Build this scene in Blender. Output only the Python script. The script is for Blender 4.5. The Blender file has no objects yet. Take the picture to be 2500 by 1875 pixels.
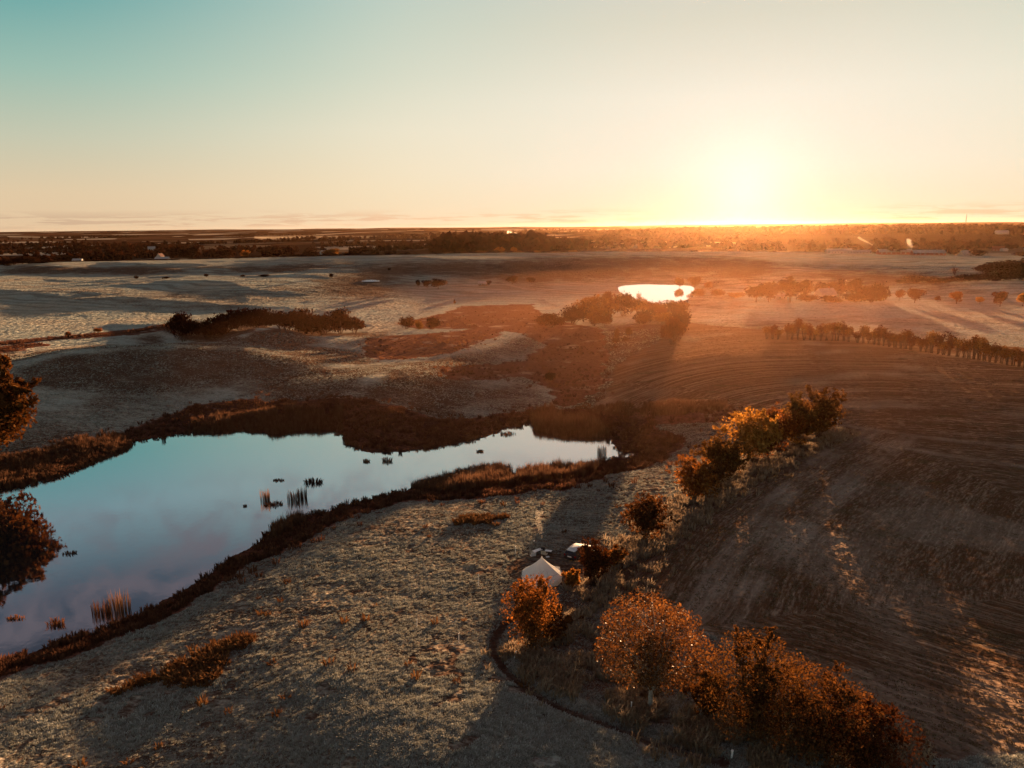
import bpy, math, random
import numpy as np
from mathutils import Vector, Matrix
R = math.radians
scene = bpy.context.scene
COL = scene.collection

# ------------------------------------------------------------------ camera
CAMZ, PITCH, FPX, ROLL = 50.0, 12.27, 1766.0, 0.57     # FPX: focal length in pixels of the 2500 px wide photograph
cam_d = bpy.data.cameras.new('camera'); cam = bpy.data.objects.new('camera', cam_d); COL.objects.link(cam)
cam_d.sensor_width = 36.0; cam_d.lens = 36.0*FPX/2500.0; cam_d.clip_start = 1.0; cam_d.clip_end = 60000.0
cam.location = (0, 0, CAMZ)
CROT = Matrix.Rotation(R(90-PITCH), 3, 'X') @ Matrix.Rotation(R(ROLL), 3, 'Z').inverted()
cam.rotation_euler = CROT.to_euler()
scene.camera = cam

def ray(px, py):
    d = CROT @ Vector(((px-1250.0)/FPX, -(py-937.5)/FPX, -1.0))
    return d.normalized()

# ------------------------------------------------------------------ sun, world, exposure
SUN_EL = 2.3
_s = ray(1815, 500); SUN_AZ = math.atan2(_s.x, _s.y)
SUN_DIR = Vector((math.sin(SUN_AZ)*math.cos(R(SUN_EL)), math.cos(SUN_AZ)*math.cos(R(SUN_EL)), math.sin(R(SUN_EL))))
sun_d = bpy.data.lights.new('sun', 'SUN'); sun = bpy.data.objects.new('sun', sun_d); COL.objects.link(sun)
sun_d.energy = 5.0; sun_d.angle = R(0.5); sun_d.color = (1.0, 0.56, 0.27)
sun.rotation_euler = SUN_DIR.to_track_quat('Z', 'Y').to_euler()
sun.location = (150, 400, 200)

def srgb(r, g, b):
    f = lambda c: (c/255/12.92) if c <= 10 else ((c/255+0.055)/1.055)**2.4
    return (f(r), f(g), f(b), 1.0)

class NT:
    """small helper to write node trees"""
    def __init__(s, tree):
        s.t = tree; tree.nodes.clear()
    def n(s, typ, **kw):
        nd = s.t.nodes.new(typ)
        for k, v in kw.items():
            if k == 'inputs':
                for i, val in v.items(): s.put(nd.inputs[i], val)
            else: setattr(nd, k, v)
        return nd
    def put(s, sock, val):
        if isinstance(val, bpy.types.NodeSocket): s.t.links.new(val, sock)
        elif isinstance(val, bpy.types.Node): s.t.links.new(val.outputs[0], sock)
        else: sock.default_value = val
    def m(s, op, a, b=0.0, c=0.0, clamp=False):
        nd = s.t.nodes.new('ShaderNodeMath'); nd.operation = op; nd.use_clamp = clamp
        s.put(nd.inputs[0], a); s.put(nd.inputs[1], b); s.put(nd.inputs[2], c)
        return nd.outputs[0]
    def mix(s, f, a, b, blend='MIX'):
        nd = s.t.nodes.new('ShaderNodeMix'); nd.data_type = 'RGBA'; nd.blend_type = blend
        s.put(nd.inputs[0], f); s.put(nd.inputs[6], a); s.put(nd.inputs[7], b)
        return nd.outputs[2]
    def ramp(s, f, pts, interp='LINEAR'):
        nd = s.t.nodes.new('ShaderNodeValToRGB'); cr = nd.color_ramp; cr.interpolation = interp
        while len(cr.elements) < len(pts): cr.elements.new(0.5)
        for e, (p, c) in zip(cr.elements, pts):
            e.position = p; e.color = c if len(c) == 4 else (*c, 1)
        s.put(nd.inputs[0], f)
        return nd.outputs[0]
    def sstep(s, x, a, b):
        nd = s.t.nodes.new('ShaderNodeMapRange'); nd.interpolation_type = 'SMOOTHSTEP'
        s.put(nd.inputs[0], x); nd.inputs[1].default_value = a; nd.inputs[2].default_value = b
        return nd.outputs[0]
    def noise(s, vec, scale, detail=3, rough=0.55, dist=0.0):
        nd = s.n('ShaderNodeTexNoise'); s.put(nd.inputs['Vector'], vec)
        nd.inputs['Scale'].default_value = scale; nd.inputs['Detail'].default_value = detail
        nd.inputs['Roughness'].default_value = rough; nd.inputs['Distortion'].default_value = dist
        return nd.outputs[0]
    def mapping(s, vec, scale=(1, 1, 1), rot=(0, 0, 0), loc=(0, 0, 0)):
        nd = s.n('ShaderNodeMapping'); s.put(nd.inputs[0], vec)
        nd.inputs[1].default_value = loc; nd.inputs[2].default_value = rot; nd.inputs[3].default_value = scale
        return nd.outputs[0]

world = bpy.data.worlds.new('World'); scene.world = world; world.use_nodes = True
w = NT(world.node_tree)
tc = w.n('ShaderNodeTexCoord').outputs['Generated']
nrm = w.n('ShaderNodeVectorMath', operation='NORMALIZE', inputs={0: tc}).outputs[0]
sep = w.n('ShaderNodeSeparateXYZ', inputs={0: nrm})
el = w.m('MULTIPLY', w.m('ARCSINE', sep.outputs[2]), 180/math.pi)                 # elevation, degrees
az = w.m('ARCTAN2', sep.outputs[0], sep.outputs[1])
dz = w.m('SUBTRACT', az, SUN_AZ)
daz = w.m('MULTIPLY', w.m('ARCCOSINE', w.m('COSINE', dz)), 180/math.pi)          # azimuth away from the sun, degrees
dot = w.n('ShaderNodeVectorMath', operation='DOT_PRODUCT', inputs={0: nrm, 1: tuple(SUN_DIR)}).outputs['Value']
gam = w.m('MULTIPLY', w.m('ARCCOSINE', w.m('MINIMUM', dot, 0.999999)), 180/math.pi)
elf = w.m('DIVIDE', w.m('MAXIMUM', el, 0.0), 90.0, clamp=True)
E = lambda d: d/90.0
far_ramp = w.ramp(elf, [(0, srgb(232, 200, 162)), (E(2.5), srgb(228, 204, 168)), (E(6), srgb(200, 202, 178)), (E(10), srgb(158, 192, 178)),
                        (E(15), srgb(98, 166, 166)), (E(19), srgb(140, 174, 184)), (E(24), srgb(84, 100, 118)), (E(29), srgb(62, 60, 74)), (E(45), srgb(118, 104, 108)), (1, srgb(130, 116, 114))])
mid_ramp = w.ramp(elf, [(0, srgb(250, 222, 182)), (E(3), srgb(248, 228, 192)), (E(7), srgb(238, 230, 204)), (E(11), srgb(214, 220, 200)),
                        (E(16), srgb(188, 208, 196)), (E(21), srgb(176, 200, 200)), (E(26), srgb(104, 116, 134)), (E(31), srgb(74, 70, 84)), (E(46), srgb(120, 106, 110)), (1, srgb(130, 116, 114))])
sun_ramp = w.ramp(elf, [(0, srgb(252, 230, 192)), (E(4), srgb(253, 240, 216)), (E(9), srgb(247, 238, 218)), (E(14), srgb(226, 220, 200)),
                        (E(18), srgb(212, 210, 198)), (E(26), srgb(160, 168, 172)), (E(38), srgb(126, 116, 122)), (1, srgb(130, 116, 114))])
f1 = w.sstep(daz, 52, 22); f2 = w.sstep(daz, 34, 4)
grad = w.mix(f2, w.mix(f1, far_ramp, mid_ramp), sun_ramp)
# high thin veil of cloud (seen mirrored in the pond) and the low bank of cloud along the horizon
veil_n = w.noise(w.mapping(nrm, (1.6, 1.6, 3.2), (0.2, 0.1, 0.5)), 9.0, 6, 0.66, 0.8)
veil = w.m('MULTIPLY', w.sstep(veil_n, 0.40, 0.64), w.sstep(el, 16.5, 22))
grad = w.mix(w.m('MULTIPLY', veil, 0.8), grad, srgb(134, 126, 136))
bank_n = w.noise(w.mapping(nrm, (7, 7, 110)), 1.9, 5, 0.6, 0.2)
bank = w.m('MULTIPLY', w.sstep(bank_n, 0.47, 0.58), w.m('MULTIPLY', w.sstep(el, 0.05, 0.35), w.sstep(el, 1.5, 0.65)))
bank = w.m('MULTIPLY', bank, w.sstep(gam, 5, 12))
grad = w.mix(w.m('MULTIPLY', bank, 0.55), grad, w.mix(f1, srgb(196, 164, 138), srgb(235, 180, 140)))
nish = w.n('ShaderNodeTexSky', sky_type='NISHITA', sun_disc=False)
nish.sun_elevation = R(SUN_EL); nish.sun_rotation = SUN_AZ; nish.air_density = 1.0; nish.dust_density = 1.0; nish.ozone_density = 1.5
# the aureole round the sun
g1 = w.m('POWER', 2.718, w.m('MULTIPLY', w.m('POWER', w.m('DIVIDE', gam, 3.6), 1.4), -1.0))
g2 = w.m('POWER', 2.718, w.m('DIVIDE', gam, -6.5))
glow = w.mix(1.0, w.mix(1.0, (1.0, 0.99, 0.97, 1), w.m('MULTIPLY', g1, 0.24), 'MULTIPLY'),
             w.mix(1.0, (1.0, 0.97, 0.90, 1), w.m('MULTIPLY', g2, 0.05), 'MULTIPLY'), 'ADD')
bg1 = w.n('ShaderNodeBackground', inputs={0: nish.outputs[0], 1: 0.0004})
bg2 = w.n('ShaderNodeBackground', inputs={0: w.mix(1.0, grad, glow, 'ADD'), 1: 0.182})
w.n('ShaderNodeOutputWorld', inputs={0: w.n('ShaderNodeAddShader', inputs={0: bg1, 1: bg2})})

vs = scene.view_settings
vs.view_transform = 'Standard'; vs.look = 'None'; vs.exposure = 2.4; vs.gamma = 1.0; vs.use_curve_mapping = False
cy = scene.cycles
cy.use_denoising = True
try: cy.denoiser = 'OPENIMAGEDENOISE'
except Exception: pass
cy.max_bounces = 6; cy.diffuse_bounces = 2; cy.glossy_bounces = 3; cy.transmission_bounces = 4; cy.volume_bounces = 0
cy.transparent_max_bounces = 8; cy.sample_clamp_indirect = 4.0; cy.caustics_reflective = False; cy.caustics_refractive = False
# ------------------------------------------------------------------ noise and terrain
def _hash(ix, iy, seed):
    h = (ix.astype(np.int64)*374761393 + iy.astype(np.int64)*668265263 + seed*1442695041) & 0xffffffff
    h = ((h ^ (h >> 13))*1274126177) & 0xffffffff
    return ((h ^ (h >> 16)) & 0xffff)/32767.5 - 1.0
def vnoise(x, y, seed=0):
    ix = np.floor(x); iy = np.floor(y); fx = x-ix; fy = y-iy
    ux = fx*fx*fx*(fx*(fx*6-15)+10); uy = fy*fy*fy*(fy*(fy*6-15)+10)
    a = _hash(ix, iy, seed); b = _hash(ix+1, iy, seed); c = _hash(ix, iy+1, seed); d = _hash(ix+1, iy+1, seed)
    return (a*(1-ux)+b*ux)*(1-uy) + (c*(1-ux)+d*ux)*uy
def fbm(x, y, seed=0, octv=3, gain=0.5):
    s = 0; a = 1.0
    for o in range(octv):
        s = s + a*vnoise(x*2**o+17.3*o, y*2**o-9.1*o, seed+o); a *= gain
    return s
def sstep(x, a, b):
    t = np.clip((x-a)/(b-a), 0, 1); return t*t*(3-2*t)

def on_plane(px, py, z):
    d = ray(px, py); t = (z-CAMZ)/d.z
    return d.x*t, d.y*t
VS = 2500/2212.0
def world_poly(pts, z=0.0):
    return np.array([on_plane(x*VS, y*VS, z) for x, y in pts])
def inside(P, x, y):
    c = np.zeros(x.shape, bool); n = len(P)
    for i in range(n):
        x1, y1 = P[i]; x2, y2 = P[(i+1) % n]
        if y1 == y2: continue
        c ^= ((y1 > y) != (y2 > y)) & (x < (x2-x1)*(y-y1)/(y2-y1)+x1)
    return c
def dist_line(P, x, y, closed=True):
    d = np.full(x.shape, 1e9); n = len(P)
    for i in range(n if closed else n-1):
        ax, ay = P[i]; bx, by = P[(i+1) % n]; vx, vy = bx-ax, by-ay
        t = np.clip(((x-ax)*vx+(y-ay)*vy)/(vx*vx+vy*vy+1e-9), 0, 1)
        d = np.minimum(d, (x-ax-t*vx)**2+(y-ay-t*vy)**2)
    return np.sqrt(d)
def sdf(P, x, y):
    """signed distance, negative inside, with a quick reject far away"""
    out = np.full(x.shape, 500.0)
    lo = P.min(0)-60; hi = P.max(0)+60
    k = (x > lo[0]) & (x < hi[0]) & (y > lo[1]) & (y < hi[1])
    if k.any():
        xs, ys = x[k], y[k]; d = dist_line(P, xs, ys)
        out[k] = np.where(inside(P, xs, ys), -d, d)
    return out

POND = world_poly([(-100, 1075), (0, 1057), (80, 1042), (130, 1031), (200, 998), (262, 974), (288, 957), (330, 947), (400, 937), (425, 932), (470, 930), (520, 926), (600, 930),
    (640, 923), (720, 926), (742, 940), (752, 962), (800, 979), (870, 977), (950, 965), (1010, 955), (1060, 941), (1100, 926), (1150, 914), (1168, 927), (1230, 942), (1290, 939),
    (1318, 950), (1330, 966), (1345, 975), (1385, 984), (1340, 988), (1296, 996), (1285, 1010), (1200, 1018), (1110, 1022), (1040, 1042), (960, 1062), (890, 1056), (880, 1066), (800, 1077), (740, 1092), (660, 1117),
    (600, 1142), (560, 1172), (520, 1197), (450, 1242), (380, 1287), (300, 1332), (200, 1372), (100, 1402), (0, 1432), (-150, 1480), (-420, 1480), (-420, 1120)])
POND2 = world_poly([(1335, 621), (1345, 618), (1360, 616), (1400, 614), (1450, 615), (1490, 617), (1503, 625), (1498, 640), (1470, 652), (1400, 655), (1370, 648), (1345, 635), (1336, 626)], 1.5)
MARSH = [
    world_poly([(-200, 1040), (60, 1005), (250, 940), (420, 885), (520, 872), (640, 880), (760, 885), (870, 897), (950, 908), (1050, 905), (1150, 887), (1240, 882), (1330, 897), (1420, 927), (1475, 965),
        (1440, 1000), (1380, 1025), (1300, 1052), (1200, 1077), (1050, 1087), (900, 1088), (800, 1104), (720, 1135), (650, 1172), (560, 1215), (480, 1262), (390, 1312), (280, 1367), (150, 1424), (0, 1474), (-150, 1520), (-500, 1560), (-500, 1100)], 0.6),
    world_poly([(790, 737), (850, 727), (950, 722), (1050, 713), (1095, 716), (1070, 737), (990, 765), (880, 778), (800, 775), (785, 765)], 1.5),
    world_poly([(1000, 662), (1150, 657), (1180, 690), (1300, 717), (1312, 760), (1305, 800), (1312, 830), (1280, 852), (1210, 884), (1190, 842), (1130, 817), (1040, 830), (960, 832), (945, 806),
        (1020, 792), (1130, 777), (1180, 747), (1130, 727), (1040, 716), (900, 714), (860, 702), (950, 681)], 1.5),
    world_poly([(1260, 890), (1400, 896), (1570, 908), (1640, 930), (1570, 934), (1450, 928), (1280, 902)], 1.5),
    world_poly([(-60, 775), (20, 772), (105, 752), (80, 748), (0, 760), (-60, 762)], 2.0),
    world_poly([(-60, 752), (150, 728), (300, 713), (380, 706), (380, 716), (250, 728), (120, 738), (-60, 765)], 2.5),
]
CROP = world_poly([(1262, 876), (1310, 838), (1330, 785), (1420, 745), (1480, 700), (1640, 727), (1780, 737), (1950, 752), (2100, 780), (2330, 800), (2900, 900), (2900, 1700), (1990, 1720),
    (1800, 1600), (1500, 1425), (1290, 1330), (1310, 1275), (1390, 1185), (1480, 1105), (1560, 1055), (1700, 975), (1815, 930), (1780, 905), (1560, 902), (1400, 888)], 4.0)
TRACK = world_poly([(1130, 1322), (1088, 1348), (1067, 1385), (1066, 1420), (1090, 1470), (1150, 1530), (1230, 1580), (1320, 1620), (1420, 1659), (1560, 1705)], 6.5)
PATH_N = world_poly([(120, 985), (250, 937), (400, 886), (470, 866), (560, 849), (640, 822), (760, 800)], 2.0)
HEDGE_LINE = world_poly([(1815, 930), (1700, 975), (1560, 1055), (1480, 1105), (1390, 1185), (1310, 1275), (1260, 1300), (1180, 1400), (1300, 1500), (1500, 1560), (1800, 1659), (2000, 1720)], 6.0)
CAMP = np.array(on_plane(1335, 1390, 5.5))

# anchors: pixel in the 2500 px photograph and height above the pond; distances follow
ANCH = [  # foreground pasture and knoll with the tent
 (200, 1860, 3.5), (-300, 1700, 2.5), (600, 1860, 6), (900, 1870, 8), (1200, 1870, 9), (1500, 1880, 9.5), (1900, 1880, 9.5), (2400, 1880, 8), (2900, 1800, 8),
 (300, 1680, 2.2), (600, 1600, 4), (900, 1500, 5), (1150, 1450, 5.5), (1320, 1420, 6), (1300, 1560, 6.8), (1600, 1700, 7.6), (700, 1420, 2.8), (900, 1310, 2.8), (1150, 1260, 3),
 (1350, 1230, 3), (1550, 1150, 3), (1480, 1300, 4.8), (1600, 1300, 6), (1720, 1200, 6), (1880, 1120, 6), (2030, 1060, 6.2), (1750, 1090, 3.6),
 (2000, 1300, 6.0), (2400, 1300, 5.0), (2450, 1600, 5.8), (2000, 1550, 7.6), (2400, 1100, 6.4), (2800, 1200, 6.6), (2200, 1000, 7.2), (1900, 960, 6), (1650, 1000, 3.6),
 (1500, 960, 2.4), (1600, 900, 5), (1800, 880, 7.6), (2000, 860, 8.6), (2250, 890, 9.2), (2500, 930, 9.8), (1680, 820, 6), (1560, 840, 4), (1500, 880, 3.2), (2800, 960, 10.5),
 # marsh and ponds
 (1420, 930, 0.9), (1380, 850, 1.2), (1300, 900, 1.0), (1230, 760, 1.5), (1000, 850, 1.4), (1450, 1010, 0.7), (1600, 1060, 1.6), (1200, 890, 1.3), (1150, 740, 1.8),
 (300, 1250, 0.0), (700, 1150, 0.0), (1300, 1090, 0.0), (0, 1350, 0), (-300, 1300, 0), (-400, 1180, 0.5),
 # hills north of the pond
 (1180, 960, 2.4), (1050, 965, 2.6), (1320, 945, 1.8), (1280, 935, 2.0), (880, 925, 5.6), (780, 915, 3.0), (1000, 912, 5.6), (950, 890, 2.0), (1100, 875, 2.3), (1180, 858, 2.6), (1250, 842, 2.6), (1330, 832, 2.2),
 (600, 960, 2.2), (350, 1010, 1.8), (700, 960, 2.4), (100, 1000, 3.2), (-200, 960, 5), (300, 930, 4.0), (550, 900, 4.3), (350, 900, 5.2), (100, 930, 4.6),
 (120, 862, 8.2), (300, 850, 8.6), (430, 842, 8.6), (600, 850, 7.2), (740, 880, 4.8), (870, 900, 2.8),
 (300, 835, 3.1), (200, 845, 3.4), (520, 832, 3.0), (680, 845, 2.6), (800, 862, 2.2), (-100, 870, 5), (60, 872, 4.4), (100, 845, 3.6),
 (450, 815, 4.6), (540, 805, 5.8), (620, 800, 6.4), (700, 806, 5.6), (800, 823, 3.4), (880, 815, 2.5), (950, 815, 2.1),
 # big sloping field on the left
 (100, 810, 4.2), (300, 795, 3.6), (0, 780, 5.0), (500, 770, 3.4), (650, 785, 2.6), (800, 770, 3.0), (900, 785, 2.2), (200, 740, 6.4), (500, 740, 5.6), (500, 720, 7.4), (800, 725, 5.2), (0, 715, 8.2), (950, 745, 3.0), (1000, 720, 2.8),
 (250, 697, 9.8), (500, 700, 9.4), (650, 697, 9.0), (-300, 760, 7), (-300, 690, 10), (800, 705, 7.0), (900, 715, 4.4),
 (700, 676, 10.2), (550, 678, 10.2), (840, 682, 8.2), (960, 700, 4.5), (1050, 712, 2.8), (300, 674, 8.6), (50, 688, 9.6), (0, 668, 9), (150, 668, 8.8), (620, 668, 8.6),
 (1150, 710, 2.4), (1300, 720, 1.8), (1250, 700, 2.6),
 (1150, 680, 5.5), (1000, 672, 7), (1400, 660, 7.5), (1550, 655, 8), (1350, 690, 2.0),
 (1450, 745, 2.0), (1550, 770, 3.0), (1650, 740, 2.0), (1600, 800, 4.4),
 # ridges before the woods
 (-300, 655, 12), (100, 652, 13), (350, 652, 13), (600, 652, 12.5), (800, 640, 15), (1000, 630, 16.5), (1200, 623, 17), (1400, 619, 17), (1500, 622, 16), (900, 655, 11.5), (1200, 645, 12.5),
 (1620, 622, 16), (1720, 622, 16), (1800, 632, 14), (1900, 640, 13), (2000, 640, 12.6), (2100, 650, 11), (2250, 650, 11.5), (2400, 650, 12), (2700, 650, 13),
 (1700, 650, 9.5), (1800, 665, 7.0), (1900, 668, 8), (2000, 660, 9.6), (2100, 670, 8), (2050, 690, 5),
 (1800, 700, 3.5), (1700, 710, 2), (1760, 735, 3.4), (1900, 735, 4.6), (2050, 735, 5), (2180, 735, 5.2), (2300, 730, 6), (2450, 745, 6.4), (1900, 770, 5.0), (2100, 775, 5.4), (2400, 800, 7.2),
 (2350, 690, 9), (2200, 700, 6.5), (2450, 688, 9.6), (2280, 715, 6.2), (2600, 700, 9), (1750, 790, 5.4), (2000, 800, 7.6), (2200, 820, 8.6), (2450, 860, 9.6), (2800, 800, 8)]
FAR_ANCH = []   # (pixel x, distance, height)
for px in (-500, -200, 100, 400, 700, 1000, 1300, 1600, 1900, 2200, 2500, 2800):
    FAR_ANCH += [(px, 1250, 5 if px < 1500 else 7), (px, 1900, 2 if px < 1400 else 12), (px, 3000, 4 if px < 1500 else 26), (px, 4800, 8 if px < 900 else 22), (px, 7500, 38)]
FAR_ANCH += [(450, 352, 2.5), (620, 356, 2.4), (760, 342, 2.2), (540, 346, 2.6)]
FAR_ANCH += [(1100, 1500, 6), (1250, 1500, 9), (1300, 3000, 12)]
_A = []
for px, py, z in ANCH:
    x, y = on_plane(px, py, z); _A.append((math.atan2(x, y), math.log(math.hypot(x, y)), z))
for px, r, z in FAR_ANCH:
    d = ray(px, 900); _A.append((math.atan2(d.x, d.y), math.log(r), z))
for th in (-180, -140, -100, -70, 70, 100, 140, 180):
    for r, z in ((40, 8 if th > 0 else 4), (120, 7 if th > 0 else 3), (400, 8), (1200, 8), (5000, 12), (9000, 20)):
        _A.append((R(th), math.log(r), z))
for th in (-40, 0, 40): _A.append((R(th), math.log(30), 9.0))
for th in (-40, -20, 0, 20, 40): _A.append((R(th), math.log(45), 8.5 if th > -10 else 6))
_A = np.array(_A)
KU = 1.35                                    # stretch of log distance against azimuth
_U = np.stack([_A[:, 0]*2.2, _A[:, 1]*KU], 1)
def _phi(r2): return 0.5*r2*np.log(r2+1e-12)
_n = len(_U)
_K = _phi(((_U[:, None]-_U[None])**2).sum(-1)) + np.eye(_n)*0.00015
_Q = np.concatenate([np.ones((_n, 1)), _U], 1)
_S = np.block([[_K, _Q], [_Q.T, np.zeros((3, 3))]])
_C = np.linalg.solve(_S, np.concatenate([_A[:, 2], np.zeros(3)]))
def tps(x, y):
    th = np.arctan2(x, y)*2.2; lr = np.log(np.maximum(np.hypot(x, y), 20))*KU
    out = _C[_n] + _C[_n+1]*th + _C[_n+2]*lr
    for i in range(_n):
        out = out + _C[i]*_phi((th-_U[i, 0])**2+(lr-_U[i, 1])**2)
    return out

SX, CXs = math.sin(SUN_AZ), math.cos(SUN_AZ)
def terrain(x, y, fine=True):
    x = np.asarray(x, float); y = np.asarray(y, float); r = np.hypot(x, y)
    h = tps(x, y)
    along = x*SX + y*CXs; across = x*CXs - y*SX
    mid = sstep(r, 420, 600)*(1-sstep(r, 1500, 2400))
    h = h + mid*(1.0*vnoise(along/26+0.6*vnoise(x/60, y/60, 5), across/95, 3) + 0.9*vnoise(along/55, across/160, 4))
    midn = sstep(r, 170, 300)*(1-mid)*(1-sstep(r, 1500, 2400))
    h = h + midn*(0.30*vnoise(along/21, across/60, 8) + 0.30*vnoise(x/38, y/38, 9))
    h = h + 0.13*fbm(x/14, y/14, 21, 2)
    h = h + sstep(r, 1800, 4000)*6*vnoise(x/700, y/700, 31)
    # ponds
    for P, lev, wd in ((POND, 0.0, 16.0), (POND2, 1.5, 14.0)):
        d = sdf(P, x, y)
        k = d < 60
        if k.any():
            dn = d[k] + 0.55*fbm(x[k]/2.3, y[k]/2.3, 41, 3) + 0.5*vnoise(x[k]/7, y[k]/7, 44)
            t = sstep(dn, 0, wd)
            shore = lev + 0.05 + np.clip(dn, 0, 60)*0.05 + 0.16*np.clip(vnoise(x[k]/1.5, y[k]/1.5, 43), 0, 1)*sstep(dn, 0, 2)
            hh = shore*(1-t) + np.maximum(h[k], lev+0.4)*t
            h[k] = np.where(dn < 0, lev+np.maximum(dn*0.35, -1.4)-0.02, hh)
    if fine:
        nr = 1-sstep(r, 260, 420)
        h = h + nr*np.where(h > 0.3, 1, 0.3)*(0.055*fbm(x/1.9, y/1.9, 51, 2, 0.6) + 0.07*np.abs(vnoise(x/0.8, y/0.8, 55)) + 0.05*vnoise(x/0.42, y/0.42, 57))
        dt = dist_line(TRACK, x, y, False)
        h = h - 0.22*np.exp(-(dt/0.7)**2) + 0.10*np.exp(-((dt-1.6)/0.8)**2)
    return h
def ground(px, py, tmax=6000):
    """where the view ray through a pixel of the photograph first meets the terrain"""
    d = ray(px, py); ts = np.geomspace(40, tmax, 1400)
    x = d.x*ts; y = d.y*ts; z = CAMZ + d.z*ts
    b = z < terrain(x, y, False)
    if not b.any(): return None
    i = int(np.argmax(b)); lo, hi = ts[max(i-1, 0)], ts[i]
    t = np.linspace(lo, hi, 60); zz = CAMZ+d.z*t - terrain(d.x*t, d.y*t, False)
    t = t[int(np.argmax(zz < 0))]
    return Vector((d.x*t, d.y*t, float(terrain(np.array([d.x*t]), np.array([d.y*t]))[0])))
def at_dist(px, r, fine=True):
    d = ray(px, 800); k = r/math.hypot(d.x, d.y)
    return Vector((d.x*k, d.y*k, float(terrain(np.array([d.x*k]), np.array([d.y*k]), fine)[0])))
def height_to(p, px, py):
    """height above p of the view ray (px, py) at p's distance"""
    d = ray(px, py); return CAMZ + d.z*(math.hypot(p.x, p.y)/math.hypot(d.x, d.y)) - p.z
def metres(p, npx):
    return npx/FPX*(p-Vector((0, 0, CAMZ))).length

def mesh_obj(name, verts, faces, mat=None, parent=None, smooth=False):
    me = bpy.data.meshes.new(name)
    if isinstance(verts, np.ndarray):
        nv = len(verts); faces = np.asarray(faces); k = faces.shape[1]; nf = len(faces)
        me.vertices.add(nv); me.vertices.foreach_set('co', verts.astype(np.float32).ravel())
        me.loops.add(nf*k); me.loops.foreach_set('vertex_index', faces.astype(np.int32).ravel())
        me.polygons.add(nf); me.polygons.foreach_set('loop_start', np.arange(0, nf*k, k, dtype=np.int32))
        me.polygons.foreach_set('loop_total', np.full(nf, k, np.int32))
        me.update(calc_edges=True)
    else:
        me.from_pydata(verts, [], faces); me.update()
    if smooth: me.polygons.foreach_set('use_smooth', np.ones(len(me.polygons), bool))
    if mat: me.materials.append(mat)
    o = bpy.data.objects.new(name, me); COL.objects.link(o)
    if parent: o.parent = parent
    return o
def tag(o, label=None, cat=None, group=None, kind=None):
    if label: o['label'] = label
    if cat: o['category'] = cat
    if group: o['group'] = group
    if kind: o['kind'] = kind
    return o

# terrain sheet: a fan of rings round the point under the camera, fine where the view looks
tha = np.concatenate([np.arange(-180, -42, 3.0), np.arange(-42, 42, 0.115), np.arange(42, 180.1, 3.0)])
rr = [1.0, 10, 20, 30, 38, 43]
while rr[-1] < 9200:
    r = rr[-1]; step = r*r/(723*46)*1.25
    rr.append(r + min(max(step, 0.12), r*0.0085 if r < 1500 else r*0.02))
rr = np.array(rr)
TH, RR = np.meshgrid(np.radians(tha), rr)
gx = (RR*np.sin(TH)).ravel(); gy = (RR*np.cos(TH)).ravel()
gz = terrain(gx, gy)
na, nr_ = len(tha), len(rr)
idx = np.arange(na*nr_).reshape(nr_, na)
quads = np.stack([idx[:-1, :-1], idx[:-1, 1:], idx[1:, 1:], idx[1:, :-1]], -1).reshape(-1, 4)[:, ::-1]
def masks(x, y):
    marsh = np.zeros(x.shape)
    wob = 1.6*fbm(x/5, y/5, 61, 3) + 0.4*fbm(x/1.1, y/1.1, 66, 2)
    for i, P in enumerate(MARSH):
        wd = 1.2 if i == 0 else 1.5
        marsh = np.maximum(marsh, (1.0 if i in (0, 4, 5) else 0.6)*sstep(sdf(P, x, y)+wob, wd, -wd))
    crop = sstep(sdf(CROP, x, y)+0.5*wob, 1.5, -1.5)
    dt = dist_line(TRACK, x, y, False)
    trk = np.exp(-(dt/0.62)**2) + 0.45*np.exp(-((dt-2.0)/0.7)**2)*(vnoise(x/6, y/6, 71) > -0.2)
    trk = np.maximum(trk, 0.9*np.exp(-(dist_line(PATH_N, x, y, False)/0.6)**2))
    trk = np.maximum(trk, 0.75*np.exp(-(np.hypot(x-CAMP[0], y-CAMP[1])/8.5)**2))
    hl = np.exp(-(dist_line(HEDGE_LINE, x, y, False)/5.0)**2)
    return marsh, crop, np.clip(trk, 0, 1), np.clip(hl, 0, 1)
marsh, crop, trk, hl = masks(gx, gy)
def frost_slope_shade(x, y):
    """rime lies thick on level ground and in hollows and is thinned on slopes of any aspect to paint in their shade"""
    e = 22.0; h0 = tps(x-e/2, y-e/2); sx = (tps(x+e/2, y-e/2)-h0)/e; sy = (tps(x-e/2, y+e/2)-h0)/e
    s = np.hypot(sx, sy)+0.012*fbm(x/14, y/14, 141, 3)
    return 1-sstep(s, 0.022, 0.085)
frost = np.full(gx.shape, 0.6); _k = (np.hypot(gx, gy) < 1100) & (gy > 0); frost[_k] = frost_slope_shade(gx[_k], gy[_k])  # rime on level ground, plus hill-face shade painted as browner slopes
TRAM = [world_poly(q, 6.0) for q in ([(1440, 1400), (1500, 1320), (1570, 1200), (1660, 1090), (1770, 990), (1870, 935)], [(1470, 1410), (1530, 1325), (1600, 1205), (1690, 1092), (1795, 994), (1890, 940)],
    [(1560, 1360), (1640, 1230), (1750, 1110), (1850, 1010), (1950, 945)], [(1590, 1370), (1668, 1235), (1776, 1112), (1876, 1012), (1975, 948)], [(1820, 940), (1880, 960), (1990, 975), (2212, 1010), (2400, 1050)], [(1840, 925), (1960, 945), (2212, 975), (2400, 1000)])]
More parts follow.
